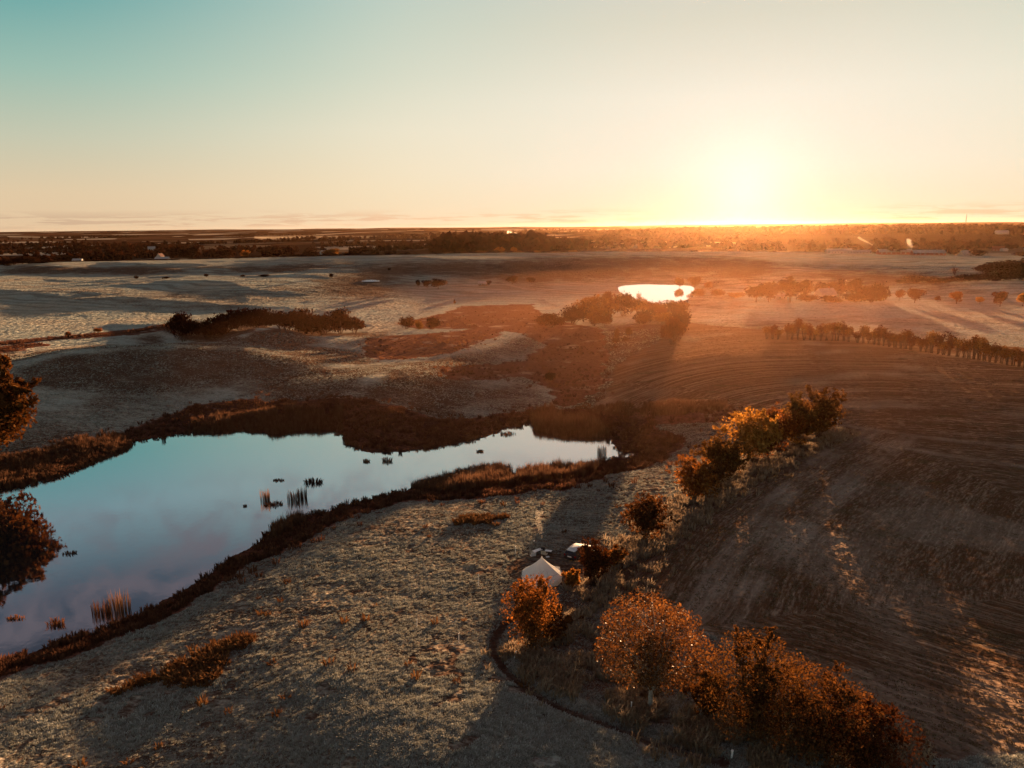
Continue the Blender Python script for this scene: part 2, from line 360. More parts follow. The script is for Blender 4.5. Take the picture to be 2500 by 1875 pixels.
def line_coords(P, x, y):
    best = np.full(x.shape, 1e18); arc = np.zeros(x.shape); c0 = 0.0
    for i in range(len(P)-1):
        ax, ay = P[i]; vx, vy = P[i+1]-P[i]; L2 = vx*vx+vy*vy; L_ = math.sqrt(L2)
        t = np.clip(((x-ax)*vx+(y-ay)*vy)/L2, 0, 1); d2 = (x-ax-t*vx)**2+(y-ay-t*vy)**2; k = d2 < best
        best = np.where(k, d2, best); arc = np.where(k, c0+t*L_, arc); c0 += L_
    return np.sqrt(best), arc
ROW_LINE = np.concatenate([world_poly([(2900, 1040), (2500, 985), (2212, 948), (1950, 922), (1860, 918)], 6.0), HEDGE_LINE])
rowd, rowa = line_coords(ROW_LINE, gx, gy)
_k = crop > 0.3
_tm = np.zeros(_k.sum())
for P in TRAM: _tm = np.maximum(_tm, np.exp(-(dist_line(P, gx[_k], gy[_k], False)/1.1)**2))
_tm = _tm*(0.55+0.45*vnoise(gx[_k]/5, gy[_k]/5, 151)) + 0.5*sstep(fbm(gx[_k]/22, gy[_k]/22, 153, 3), 0.35, 0.9)
frost[_k] = np.clip(_tm, 0, 1)
# ------------------------------------------------------------------ ground, water, haze
mat_ground = bpy.data.materials.new('frosted_ground'); mat_ground.use_nodes = True
g = NT(mat_ground.node_tree)
pos = g.n('ShaderNodeNewGeometry').outputs['Position']
pxy = g.n('ShaderNodeSeparateXYZ', inputs={0: pos})
flat = g.n('ShaderNodeCombineXYZ', inputs={0: pxy.outputs[0], 1: pxy.outputs[1]}).outputs[0]
dist = g.n('ShaderNodeVectorMath', operation='LENGTH', inputs={0: flat}).outputs['Value']
att = g.n('ShaderNodeAttribute', attribute_name='cover'); ms = g.n('ShaderNodeSeparateColor', inputs={0: att.outputs[0]})
marsh_m, crop_m, trk_m = ms.outputs[0], ms.outputs[1], ms.outputs[2]
hl_m = att.outputs['Alpha']
sunrot = (0, 0, SUN_AZ)                          # x axis of this frame lies across the light
sfr = g.mapping(flat, (1, 1, 1), sunrot)
n_f = g.noise(g.mapping(sfr, (0.75, 1.5, 1)), 2.4, 5, 0.66)
n_m = g.noise(g.mapping(sfr, (0.6, 1.5, 1)), 0.16, 4, 0.6)
n_l = g.noise(flat, 0.02, 4, 0.55)
n_b = g.noise(g.mapping(sfr, (0.6, 1.5, 1)), 0.9, 4, 0.6)
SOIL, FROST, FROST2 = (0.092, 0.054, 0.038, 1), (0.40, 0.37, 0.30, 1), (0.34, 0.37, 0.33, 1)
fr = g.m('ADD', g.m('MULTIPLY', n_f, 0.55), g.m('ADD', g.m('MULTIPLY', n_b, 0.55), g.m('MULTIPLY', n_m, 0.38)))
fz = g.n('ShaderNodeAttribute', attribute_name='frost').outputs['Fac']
pf = g.sstep(g.m('ADD', fr, g.m('MULTIPLY', g.m('SUBTRACT', fz, 0.6), g.m('ADD', 0.10, g.m('MULTIPLY', g.sstep(dist, 150, 210), 0.13)))), 0.58, 0.90)  # slopes go barer and browner, more so farther off: shade put into the colour
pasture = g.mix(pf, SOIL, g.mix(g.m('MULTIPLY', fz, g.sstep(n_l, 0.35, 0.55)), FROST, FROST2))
# ploughed and sown field with rows
rw = g.n('ShaderNodeAttribute', attribute_name='row_across').outputs['Fac']; ra = g.n('ShaderNodeAttribute', attribute_name='row_along').outputs['Fac']
rowf = g.n('ShaderNodeCombineXYZ', inputs={0: ra, 1: rw}).outputs[0]
warp = g.m('MULTIPLY', g.m('SUBTRACT', g.noise(flat, 0.035, 4), 0.5), 11.0)
rows = g.m('SINE', g.m('MULTIPLY', g.m('ADD', rw, warp), 2*math.pi/1.6))
rows2 = g.m('SINE', g.m('MULTIPLY', g.m('ADD', rw, warp), 2*math.pi/9.5))
n_row = g.noise(g.mapping(rowf, (0.35, 2.0, 1)), 1.5, 5, 0.68)
n_row2 = g.noise(g.mapping(rowf, (0.10, 0.8, 1)), 0.4, 4, 0.6)
cf = g.m('ADD', g.m('MULTIPLY', n_row, 0.8), g.m('ADD', g.m('MULTIPLY', rows, 0.022), g.m('ADD', g.m('MULTIPLY', g.m('MULTIPLY', rows2, g.sstep(n_m, 0.35, 0.6)), 0.018), g.m('MULTIPLY', n_row2, 0.36))))
cropc = g.mix(g.sstep(cf, 0.50, 0.84), (0.125, 0.062, 0.033, 1), (0.40, 0.29, 0.21, 1))
cropc = g.mix(g.m('MULTIPLY', g.sstep(n_m, 0.55, 0.7), 0.5), cropc, (0.075, 0.060, 0.026, 1))
cropc = g.mix(g.m('MULTIPLY', fz, 0.6), cropc, (0.42, 0.34, 0.27, 1))
marshc = g.mix(g.sstep(g.m('ADD', n_f, g.m('MULTIPLY', n_b, 0.6)), 0.62, 1.0), (0.050, 0.020, 0.012, 1), (0.165, 0.068, 0.042, 1))
marshc = g.mix(g.m('MULTIPLY', g.sstep(n_m, 0.56, 0.7), g.sstep(dist, 190, 240)), marshc, (0.30, 0.21, 0.165, 1))
marshd = g.mix(g.sstep(g.m('ADD', n_f, g.m('MULTIPLY', n_b, 0.6)), 0.55, 1.0), (0.095, 0.036, 0.024, 1), (0.215, 0.098, 0.066, 1))
marshd = g.mix(g.m('MULTIPLY', g.sstep(g.noise(flat, 0.09, 5, 0.6), 0.55, 0.68), 0.8), marshd, (0.36, 0.26, 0.205, 1))
# far country: fields, stubble, ploughland in patches
vor = g.n('ShaderNodeTexVoronoi', feature='F1'); g.put(vor.inputs['Vector'], g.mapping(g.mix(0.25, flat, g.n('ShaderNodeTexNoise', inputs={0: flat, 2: 0.004}).outputs[1], 'ADD'), (1, 1, 1), (0, 0, 0.5)))
vor.inputs['Scale'].default_value = 0.0042
fc = g.n('ShaderNodeSeparateColor', inputs={0: vor.outputs['Color']})
farc = g.ramp(fc.outputs[0], [(0.0, (0.035, 0.017, 0.011)), (0.35, (0.06, 0.032, 0.02)), (0.5, (0.03, 0.015, 0.011)), (0.72, (0.10, 0.075, 0.055)), (0.84, (0.30, 0.26, 0.21)), (0.96, (0.08, 0.035, 0.02))], 'CONSTANT')
xr = g.m('DIVIDE', pxy.outputs[0], g.m('MAXIMUM', dist, 1.0))
farc = g.mix(g.m('MULTIPLY', g.sstep(xr, 0.11, 0.19), g.m('MULTIPLY', g.sstep(dist, 1750, 2050), 0.9)), farc, (0.032, 0.015, 0.010, 1))
# striped hill fields in the middle distance
st = g.n('ShaderNodeSeparateXYZ', inputs={0: g.mapping(flat, (1, 1, 1), (0, 0, R(12)))}).outputs[1]
stw = g.m('ADD', st, g.m('MULTIPLY', g.noise(flat, 0.007, 2), 120.0))
stripe = g.m('MULTIPLY', g.sstep(g.m('SINE', g.m('MULTIPLY', stw, 2*math.pi/15.0)), 0.1, 0.9), g.m('MULTIPLY', g.sstep(dist, 420, 560), 0.45))
hillc = g.mix(stripe, pasture, (0.11, 0.07, 0.048, 1))
col = g.mix(g.sstep(dist, 1150, 1350), hillc, farc)
col = g.mix(crop_m, col, cropc)
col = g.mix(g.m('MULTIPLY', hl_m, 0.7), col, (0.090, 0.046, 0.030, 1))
tone = g.sstep(marsh_m, 0.62, 0.95)
col = g.mix(g.sstep(marsh_m, 0.08, 0.52), col, g.mix(tone, marshd, marshc))
col = g.mix(g.m('MULTIPLY', trk_m, 0.85), col, (0.060, 0.028, 0.018, 1))
bh = g.m('ADD', g.m('MULTIPLY', n_f, 0.22), g.m('ADD', g.m('MULTIPLY', n_b, 0.42), g.m('MULTIPLY', g.m('MULTIPLY', rows, crop_m), 0.05)))
bump = g.n('ShaderNodeBump', inputs={'Strength': 0.85, 'Distance': 1.0, 'Height': bh})
# upright blades: the shading normal leans every way from tuft to tuft
mat_ground.cycles.use_bump_map_correction = False
def lean(scale, amount):
    nd = g.n('ShaderNodeTexNoise'); g.put(nd.inputs['Vector'], sfr); nd.inputs['Scale'].default_value = scale; nd.inputs['Detail'].default_value = 3
    v = g.n('ShaderNodeVectorMath', operation='SUBTRACT', inputs={0: nd.outputs[1], 1: (0.5, 0.5, 0.5)})
    return g.n('ShaderNodeVectorMath', operation='MULTIPLY', inputs={0: v, 1: (amount, amount, 0)}).outputs[0]
ln = g.n('ShaderNodeVectorMath', operation='ADD', inputs={0: lean(2.6, 4.2), 1: lean(0.7, 3.4)})
nn = g.n('ShaderNodeVectorMath', operation='NORMALIZE', inputs={0: g.n('ShaderNodeVectorMath', operation='ADD', inputs={0: bump.outputs[0], 1: ln})})
df = g.n('ShaderNodeBsdfDiffuse', inputs={0: col, 1: 0.6, 'Normal': nn.outputs[0]})
g.n('ShaderNodeOutputMaterial', inputs={0: df})

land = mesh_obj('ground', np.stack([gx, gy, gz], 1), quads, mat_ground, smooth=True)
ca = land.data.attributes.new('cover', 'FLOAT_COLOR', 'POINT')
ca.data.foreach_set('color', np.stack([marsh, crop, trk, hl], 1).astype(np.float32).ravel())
for _nm, _arr in (('row_across', rowd), ('row_along', rowa)):
    _at = land.data.attributes.new(_nm, 'FLOAT', 'POINT'); _at.data.foreach_set('value', _arr.astype(np.float32))
fa = land.data.attributes.new('frost', 'FLOAT', 'POINT'); fa.data.foreach_set('value', frost.astype(np.float32))  # rime cover with the painted slope shade included
tag(land, kind='structure', label='rolling frosted pasture, marsh and sown field running to the horizon')

mat_water = bpy.data.materials.new('still_water'); mat_water.use_nodes = True
k = NT(mat_water.node_tree)
wp = k.n('ShaderNodeNewGeometry').outputs['Position']
wn = k.noise(wp, 0.7, 3, 0.5)
wb = k.n('ShaderNodeBump', inputs={'Strength': 0.02, 'Distance': 0.2, 'Height': wn})
lw = k.n('ShaderNodeLayerWeight', inputs={0: 0.5, 'Normal': wb.outputs[0]}).outputs['Facing']
fres = k.m('ADD', 0.25, k.m('MULTIPLY', k.m('POWER', lw, 2.0), 0.90), clamp=True)
scum = k.m('MULTIPLY', k.sstep(k.noise(wp, 0.10, 6, 0.62, 0.6), 0.60, 0.74), 0.16)
wc = k.mix(scum, (0.016, 0.019, 0.022, 1), (0.30, 0.25, 0.17, 1))
gl = k.n('ShaderNodeBsdfGlossy', inputs={0: (1.0, 0.985, 0.985, 1), 1: 0.03, 'Normal': wb.outputs[0]})
wm = k.n('ShaderNodeMixShader', inputs={0: fres, 1: k.n('ShaderNodeBsdfDiffuse', inputs={0: wc}), 2: gl})
k.n('ShaderNodeOutputMaterial', inputs={0: wm})
def water_sheet(name, P, z, grow, label):
    c = P.mean(0); n = len(P); out = []
    area = 0.5*sum(P[i][0]*P[(i+1) % n][1]-P[(i+1) % n][0]*P[i][1] for i in range(n)); s = 1 if area > 0 else -1
    for i in range(n):
        t = P[(i+1) % n]-P[i-1]; t = t/np.linalg.norm(t); out.append((P[i][0]+s*t[1]*grow, P[i][1]-s*t[0]*grow, z))
    o = mesh_obj(name, [tuple(map(float, v)) for v in (out if s > 0 else out[::-1])], [list(range(n))], mat_water)
    return tag(o, label, kind='structure')
water_sheet('pond_water', POND, 0.0, 3.0, 'still pond mirroring the teal sky below the frosted pasture')
water_sheet('pond_water', POND2, 1.5, 3.0, 'small far pond shining white under the low sun')

mat_haze = bpy.data.materials.new('morning_haze'); mat_haze.use_nodes = True
hz = NT(mat_haze.node_tree)
pv = hz.n('ShaderNodeVolumePrincipled', inputs={'Color': (1.0, 0.80, 0.60, 1), 'Density': HAZE, 'Anisotropy': 0.80}) if False else None
pv = hz.n('ShaderNodeVolumePrincipled'); pv.inputs['Color'].default_value = (1.0, 0.56, 0.30, 1)
pv.inputs['Density'].default_value = 5e-6; pv.inputs['Anisotropy'].default_value = 0.84
hz.t.links.new(pv.outputs[0], hz.n('ShaderNodeOutputMaterial').inputs['Volume'])
def box_mesh(name, lo, hi, mat, parent=None):
    (x0, y0, z0), (x1, y1, z1) = lo, hi
    v = [(x0, y0, z0), (x1, y0, z0), (x1, y1, z0), (x0, y1, z0), (x0, y0, z1), (x1, y0, z1), (x1, y1, z1), (x0, y1, z1)]
    f = [(0, 3, 2, 1), (4, 5, 6, 7), (0, 1, 5, 4), (1, 2, 6, 5), (2, 3, 7, 6), (3, 0, 4, 7)]
    return mesh_obj(name, v, f, mat, parent)
zlo, zhi = float(gz.min())-1.0, max(float(gz.max())+22, 60)
haze = box_mesh('haze', (-9500, -9500, zlo), (9500, 9500, zhi), mat_haze)
tag(haze, 'thin golden morning haze over the whole landscape', kind='stuff')
print('terrain verts', len(gx), 'z', gz.min(), gz.max())
# ------------------------------------------------------------------ plants
def leaf_material(name, cols, glint=0.0, trans=0.48):
    m = bpy.data.materials.new(name); m.use_nodes = True; t = NT(m.node_tree)
    rnd = t.n('ShaderNodeNewGeometry').outputs['Random Per Island']
    oi = t.n('ShaderNodeObjectInfo').outputs['Random']
    n = len(cols)
    c = t.ramp(rnd, [(i/max(n-1, 1), cc) for i, cc in enumerate(cols)])
    hsv = t.n('ShaderNodeHueSaturation', inputs={4: c}); t.put(hsv.inputs['Value'], t.m('ADD', 0.8, t.m('MULTIPLY', oi, 0.4)))
    t.put(hsv.inputs['Hue'], t.m('ADD', 0.488, t.m('MULTIPLY', oi, 0.024)))
    c = hsv.outputs[0]
    tl = t.n('ShaderNodeBsdfTranslucent', inputs={0: t.mix(1.0, c, (1.0, 0.72, 0.42, 1), 'MULTIPLY')})
    sh = t.n('ShaderNodeMixShader', inputs={0: trans, 1: t.n('ShaderNodeBsdfDiffuse', inputs={0: c}), 2: tl})
    if glint:
        sh = t.n('ShaderNodeMixShader', inputs={0: glint, 1: sh, 2: t.n('ShaderNodeBsdfGlossy', inputs={0: (0.8, 0.8, 0.8, 1), 1: 0.35})})
    t.n('ShaderNodeOutputMaterial', inputs={0: sh})
    return m
def plain(name, c, rough=0.7, spec=0.3, metal=0.0, vary=0.0, vscale=6.0):
    m = bpy.data.materials.new(name); m.use_nodes = True; t = NT(m.node_tree)
    b = t.n('ShaderNodeBsdfPrincipled'); b.inputs['Roughness'].default_value = rough; b.inputs['Metallic'].default_value = metal
    b.inputs['Specular IOR Level'].default_value = spec
    col = (*c, 1)
    if vary:
        nz = t.noise(t.n('ShaderNodeTexCoord').outputs['Object'], vscale, 4)
        col = t.mix(t.sstep(nz, 0.35, 0.65), tuple(x*(1-vary) for x in c)+(1,), tuple(min(1, x*(1+vary)) for x in c)+(1,))
    t.put(b.inputs['Base Color'], col)
    t.n('ShaderNodeOutputMaterial', inputs={0: b})
    return m
L_DARK = leaf_material('dark_autumn_leaves', [(0.050, 0.018, 0.010), (0.085, 0.030, 0.012), (0.11, 0.045, 0.016)], trans=0.22)
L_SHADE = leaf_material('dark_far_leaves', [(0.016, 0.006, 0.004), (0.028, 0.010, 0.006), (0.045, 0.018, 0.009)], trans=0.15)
L_IVY = leaf_material('ivy_leaves', [(0.035, 0.015, 0.007), (0.08, 0.035, 0.012), (0.15, 0.068, 0.022)], trans=0.2)
L_RED = leaf_material('russet_leaves', [(0.062, 0.031, 0.013), (0.115, 0.060, 0.022), (0.18, 0.10, 0.036)], trans=0.4)
L_ORANGE = leaf_material('orange_leaves', [(0.10, 0.040, 0.012), (0.20, 0.082, 0.022), (0.29, 0.135, 0.04)])
L_GOLD = leaf_material('golden_leaves', [(0.14, 0.068, 0.018), (0.28, 0.14, 0.034), (0.38, 0.215, 0.07)])
L_FROST = leaf_material('frosted_copper_leaves', [(0.06, 0.026, 0.011), (0.11, 0.048, 0.018), (0.16, 0.07, 0.025), (0.30, 0.16, 0.07)], 0.015, 0.34)
BARK = plain('bark', (0.085, 0.050, 0.034), 0.9, 0.1, vary=0.3, vscale=3)
BARK_PALE = plain('pale_birch_bark', (0.30, 0.27, 0.24), 0.8, 0.1, vary=0.25, vscale=5)

def tubes(segs, sides=5):
    """list of polylines [(point, radius), ...] -> one vertex and quad array"""
    V, F = [], []
    for line in segs:
        b = len(V); n = len(line)
        for i, (p, r) in enumerate(line):
            q = line[min(i+1, n-1)][0]-line[max(i-1, 0)][0]
            q = q.normalized() if q.length > 1e-6 else Vector((0, 0, 1))
            a = q.cross(Vector((1, 0, 0)) if abs(q.x) < 0.8 else Vector((0, 1, 0))).normalized(); c = q.cross(a)
            for s in range(sides):
                t = 2*math.pi*s/sides; V.append(p + (a*math.cos(t)+c*math.sin(t))*r)
        for i in range(n-1):
            for s in range(sides):
                s2 = (s+1) % sides
                F.append((b+i*sides+s, b+i*sides+s2, b+(i+1)*sides+s2, b+(i+1)*sides+s))
    return np.array([tuple(v) for v in V]), np.array(F)
def leaf_cards(rng, pts, size, up=0.3, aspect=1.7):
    """one small pointed leaf spray (a folded rhomb, two faces) at each point"""
    n = len(pts)
    d = rng.normal(size=(n, 3)); d[:, 2] += up; d /= np.linalg.norm(d, axis=1)[:, None]
    e = rng.normal(size=(n, 3)); e -= (e*d).sum(1)[:, None]*d; e /= np.linalg.norm(e, axis=1)[:, None]
    f = np.cross(d, e)
    s = size*np.clip(rng.lognormal(-0.08, 0.42, (n, 1)), 0.35, 2.4)
    a = pts-d*s*aspect*0.5; b = pts+e*s*0.5+f*s*0.12; c = pts+d*s*aspect*0.5; g_ = pts-e*s*0.5+f*s*0.12
    V = np.stack([a, b, c, g_], 1).reshape(-1, 3)
    return V, np.arange(4*n).reshape(n, 4)
def crown_points(rng, n, W, H, z0, lobes, squash=1.0, hollow=0.35, lump=0.36):
    """points of a lobed crown: width W, from z0 to H"""
    hz_ = (H-z0)/2; c0 = np.array([0, 0, z0+hz_])
    cs, rs = [], []
    for i in range(lobes):
        v = rng.normal(size=3); v /= np.linalg.norm(v); v *= rng.uniform(0.25, 0.70)
        cs.append(v); rs.append(rng.uniform(lump*0.75, lump*1.35))
    cs.append(np.array([0, 0, 0.0])); rs.append(0.62)
    cs = np.array(cs); rs = np.array(rs)
    w = rs**2; k = rng.choice(len(rs), n, p=w/w.sum())
    v = rng.normal(size=(n, 3)); v /= np.linalg.norm(v, axis=1)[:, None]
    rad = rs[k]*(hollow+(1-hollow)*rng.uniform(0, 1, n)**0.5)*rng.uniform(0.85, 1.12, n)
    p = cs[k]+v*rad[:, None]
    p = np.clip(p, -1.1, 1.1)
    # gaps: thin out by a coarse noise
    keep = vnoise(p[:, 0]*3.2+p[:, 2]*2.1+7, p[:, 1]*3.2-p[:, 2]*1.7, int(rng.integers(999))) > rng.uniform(-1.3, -0.1, n)
    p = p[keep]
    p = p*np.array([W/2, W/2*squash, hz_])+c0
    return p, cs*np.array([W/2, W/2*squash, hz_])+c0
def grow(rng, tips, trunk_h, r0, base_split=1, wob=0.06):
    """trunk with a limb bowing out to every tip"""
    segs = []
    top = Vector((rng.normal()*0.02*trunk_h, rng.normal()*0.02*trunk_h, trunk_h))
    if base_split == 1:
        segs.append([(Vector((0, 0, -0.25)), r0*1.35), (Vector((0, 0, trunk_h*0.25)), r0), (top, r0*0.75)])
    for tp in tips:
        tp = Vector(tp); st = top*rng.uniform(0.75, 1.0) if base_split == 1 else Vector((rng.normal()*r0*2.5, rng.normal()*r0*2.5, -0.15))
        L = (tp-st).length
        pts = []
        for i in range(6):
            u = i/5; q = st.lerp(tp, u); q.z += math.sin(u*math.pi)*L*0.12; q.x += rng.normal()*wob*L*u*0.4; q.y += rng.normal()*wob*L*u*0.4
            pts.append((q, max(r0*0.55*(1-u)**0.9, 0.012)))
        segs.append(pts)
        for _ in range(3):
            i = int(rng.integers(2, 5)); a = pts[i][0]; v = Vector(rng.normal(size=3)); v.z = abs(v.z)*0.8+0.2; v.normalize()
            e = a+v*L*rng.uniform(0.18, 0.38); segs.append([(a, pts[i][1]*0.6), (a.lerp(e, 0.55)+Vector((0, 0, L*0.02)), pts[i][1]*0.35), (e, 0.008)])
    return segs
_TREES = {}
def tree_meshes(kind, seed):
    """crown and trunk meshes of unit height, shared by every plant of the kind"""
    key = (kind, seed)
    if key in _TREES: return _TREES[key]
    rng = np.random.default_rng(seed*7919+sum(map(ord, kind)))
    P = dict(round=dict(n=3400, W=0.95, z0=0.15, lobes=12, leaf=0.034, th=0.30, r0=0.022, tips=9),
             tall=dict(n=2000, W=0.60, z0=0.16, lobes=12, leaf=0.034, th=0.28, r0=0.018, tips=9),
             hedge=dict(n=760, W=0.62, z0=0.24, lobes=11, leaf=0.034, th=0.26, r0=0.016, tips=10, split=2),
             bush=dict(n=2600, W=1.9, z0=0.0, lobes=14, leaf=0.052, th=0.1, r0=0.02, tips=10, split=2),
             far=dict(n=420, W=1.15, z0=0.04, lobes=9, leaf=0.105, th=0.2, r0=0.02, tips=4),
             bare=dict(n=260, W=0.9, z0=0.35, lobes=9, leaf=0.03, th=0.32, r0=0.02, tips=14),
             cone=dict(n=900, W=0.55, z0=0.03, lobes=6, leaf=0.05, th=0.2, r0=0.02, tips=4))[kind]
    pts, cs = crown_points(rng, P['n'], P['W'], 1.0, P['z0'], P['lobes'], lump=0.40)
    if kind == 'cone':
        s = np.clip(1.25-pts[:, 2], 0.1, 1); pts[:, :2] *= s[:, None]
    tips = [c for c in cs[:P['tips']]]
    tv, tf = tubes(grow(rng, tips, P['th'], P['r0'], P.get('split', 1)), 5)
    cv, cf = leaf_cards(rng, pts, P['leaf'])
    out = []
    for nm, v, f in (('crown', cv, cf), ('trunk', tv, tf)):
        o = mesh_obj(nm, v, f); out.append(o.data); bpy.data.objects.remove(o)
    _TREES[key] = out
    return out
_variants = {}
def mesh_with(me, mat):
    k = (me.name, mat.name)
    if k not in _variants:
        c = me.copy(); c.materials.clear(); c.materials.append(mat); _variants[k] = c
    return _variants[k]
def place_tree(name, label, p, H, W, kind, leafmat, seed=0, group=None, cat='tree', rot=None, bark=None, sink=0.05):
    cm, tm = tree_meshes(kind, seed)
    root = bpy.data.objects.new(name, None); COL.objects.link(root); root.empty_display_size = 0.5
    base_w = dict(round=0.95, tall=0.60, hedge=0.62, bush=1.9, far=1.15, bare=0.9, cone=0.55)[kind]
    root.location = (p.x, p.y, p.z-sink); k = W/(base_w*H)
    root.scale = (H*k, H*k, H); root.rotation_euler = (0, 0, random.uniform(0, 6.28) if rot is None else rot)
    tag(root, label, cat, group)
    for nm, me, mt in (('crown', cm, leafmat), ('trunk', tm, bark or BARK)):
        o = bpy.data.objects.new(nm, mesh_with(me, mt)); COL.objects.link(o); o.parent = root
    return root
def tree_px(name, label, px, base, top, w, kind, leafmat, seed=0, group=None, r=None, **kw):
    """from its pixel base (or distance r), top and width in the photograph to a tree of that real size"""
    p = at_dist(px, r) if r else ground(px, base)
    if p is None: return None
    H = max(height_to(p, px, top), 0.4); W = metres(p, w)
    return place_tree(name, label, p, H, W, kind, leafmat, seed, group, **kw)
random.seed(4)

# near shrubs and trees of the hedge by the tent: built leaf by leaf
def near_tree(name, label, px, base, top, w, leafmat, seed, n_leaf=5200, leaf=0.2, z0=0.06, stems=14, trunk=None, cat='shrub', squash=1.0, bark=None, droop=0.0, lobes=16, lump=0.34, dome=False, twigs=7, shell=0):
    rng = np.random.default_rng(seed)
    p = ground(px, base); H = height_to(p, px, top)*1.03; W = metres(p, w)*1.22
    root = bpy.data.objects.new(name, None); COL.objects.link(root); root.location = (p.x, p.y, p.z-0.05); tag(root, label, cat)
    zb = z0*H
    nl = max(lobes, 4)
    _, tips = crown_points(rng, 10, W*0.92, H*0.98, zb, nl, squash, lump=lump)
    tips = list(tips[:nl])
    for i in range(stems):                       # outermost shoots, standing up round the crown
        a = rng.uniform(0, 6.283); q = rng.uniform(0.25, 1)
        s_ = math.sqrt(max(1-q*q, 0.0))
        tips.append(np.array([math.cos(a)*W/2*q, math.sin(a)*W/2*q*squash, zb+(H-zb)*(0.42+0.58*s_)*rng.uniform(0.9, 1.04)]))
    split = 2 if trunk is None else 1
    th = trunk[0]*H if trunk else 0.1; r0 = trunk[1] if trunk else 0.07
    segs = grow(rng, tips, th, r0, split)
    # leafy twigs along every limb
    tw = []
    pts = []
    for sg in list(segs):
        if len(sg) < 5: continue
        for _ in range(twigs):
            u = rng.uniform(0.45, 1.0)*(len(sg)-1); i = min(int(u), len(sg)-2); a = sg[i][0].lerp(sg[i+1][0], u-i)
            v = Vector(rng.normal(size=3)); v.z = abs(v.z)*0.9+0.25-droop; v.normalize()
            e = a+v*rng.uniform(0.05, 0.115)*max(H, W)
            tw.append([(a, 0.022), (a.lerp(e, 0.6)+Vector((0, 0, 0.04)), 0.014), (e, 0.006)])
            tw[-1].append((a+v*((e-a).length*1.3), 0.004))
            m_ = max(4, n_leaf//(twigs*len(tips)))
            for t in rng.uniform(0.15, 1.05, m_):
                q = a.lerp(e, float(t)); pts.append((q.x+rng.normal()*0.13*leaf/0.2, q.y+rng.normal()*0.13*leaf/0.2, q.z+rng.normal()*0.11*leaf/0.2))
    pts = np.array(pts)
    if not dome:
        ex, _ = crown_points(rng, int(n_leaf*0.45), W*0.95, H*0.97, zb, nl, squash, lump=lump); pts = np.concatenate([pts, ex])
    if shell:                                     # fine leafy outer dome
        v = rng.normal(size=(shell, 3)); v /= np.linalg.norm(v, axis=1)[:, None]
        q = rng.uniform(0.5, 1.0, shell)**0.6*(1+0.10*vnoise(v[:, 0]*3+5, v[:, 1]*3+v[:, 2]*2, seed)+0.06*vnoise(v[:, 0]*8, v[:, 2]*8+v[:, 1]*5, seed+1))
        k = vnoise(v[:, 0]*6+q*4, v[:, 2]*6+v[:, 1]*4, seed+2) > rng.uniform(-1.4, 0.3, shell)
        hz2 = (H-zb)/2; pts = np.concatenate([pts, (v*q[:, None]*np.array([W/2, W/2*squash, hz2])+np.array([0, 0, zb+hz2]))[k]])
    pts = pts[pts[:, 2] > 0.1]
    cv, cf = leaf_cards(rng, pts, leaf)
    tv, tf = tubes(segs, 5); wv, wf = tubes(tw, 5)
    tf = np.concatenate([tf, wf+len(tv)]); tv = np.concatenate([tv, wv])
    mesh_obj('crown', cv, cf, leafmat, root)
    mesh_obj('trunk', tv, tf, bark or BARK, root)
    return root
near_tree('copper_tree', 'round-topped copper tree on a short pale trunk, glittering with frost, nearest the worn bank', 1588, 1738, 1474, 208, L_FROST, 3, n_leaf=9000, shell=15000, leaf=0.10, z0=0.27, trunk=(0.24, 0.26), cat='tree', bark=BARK_PALE, lobes=22, stems=12, twigs=7)
near_tree('golden_shrub', 'golden upright shrub growing right in front of the white tent', 1300, 1592, 1408, 112, L_GOLD, 5, n_leaf=11000, shell=3000, leaf=0.10, stems=22, lobes=12)
near_tree('brown_bush', 'tall brown bush right of the round copper tree', 1838, 1795, 1566, 205, L_RED, 8, n_leaf=15000, shell=8000, leaf=0.095, lobes=16, stems=16)
near_tree('brown_bush', 'wide dark brown bush between the tall brown bush and the lowest bush', 1985, 1838, 1652, 210, L_RED, 9, n_leaf=13000, shell=8000, leaf=0.095, lobes=16, stems=14)
near_tree('brown_bush', 'low dark bush at the bottom end of the hedge beside the sown field', 2110, 1885, 1738, 190, L_DARK, 10, shell=4000, n_leaf=12000, leaf=0.095, lobes=14, stems=18)
near_tree('brown_bush', 'small russet bush tucked between the copper tree and the tall brown bush', 1728, 1752, 1650, 96, L_RED, 25, n_leaf=2600, leaf=0.15, lobes=9, stems=10)
near_tree('dark_bush', 'low dark bush below the golden shrub, on the bend of the worn track', 1345, 1560, 1480, 120, L_DARK, 26, n_leaf=2600, leaf=0.15, lobes=9, stems=10)
near_tree('dark_shrub', 'dark upright shrub growing beside the parked car', 1447, 1432, 1322, 84, L_DARK, 11, n_leaf=5200, leaf=0.15, lobes=12, stems=20)
near_tree('yellow_shrub', 'low yellow shrub between the tent and the dark upright shrub', 1398, 1432, 1396, 54, L_GOLD, 12, n_leaf=2200, leaf=0.14, lobes=9, stems=12)
near_tree('yellow_shrub', 'loose yellow shrub on the lit grass right of the dark shrub by the car', 1500, 1385, 1335, 56, L_GOLD, 27, n_leaf=1800, leaf=0.14, lobes=9, stems=12)
near_tree('russet_shrub', 'russet shrub standing alone on the lit grass past the car', 1575, 1318, 1205, 116, L_RED, 13, n_leaf=6000, leaf=0.17, lobes=13, stems=20)
near_tree('spreading_shrub', 'spreading orange shrub with bare spiky shoots, at the near end of the tall hedge', 1690, 1222, 1122, 122, L_ORANGE, 14, n_leaf=4200, leaf=0.2, lobes=10, stems=28, lump=0.28)
near_tree('red_tree', 'bushy red tree between the spreading shrub and the yellow tree', 1770, 1168, 1075, 140, L_RED, 15, n_leaf=6500, leaf=0.22, lobes=14, cat='tree')
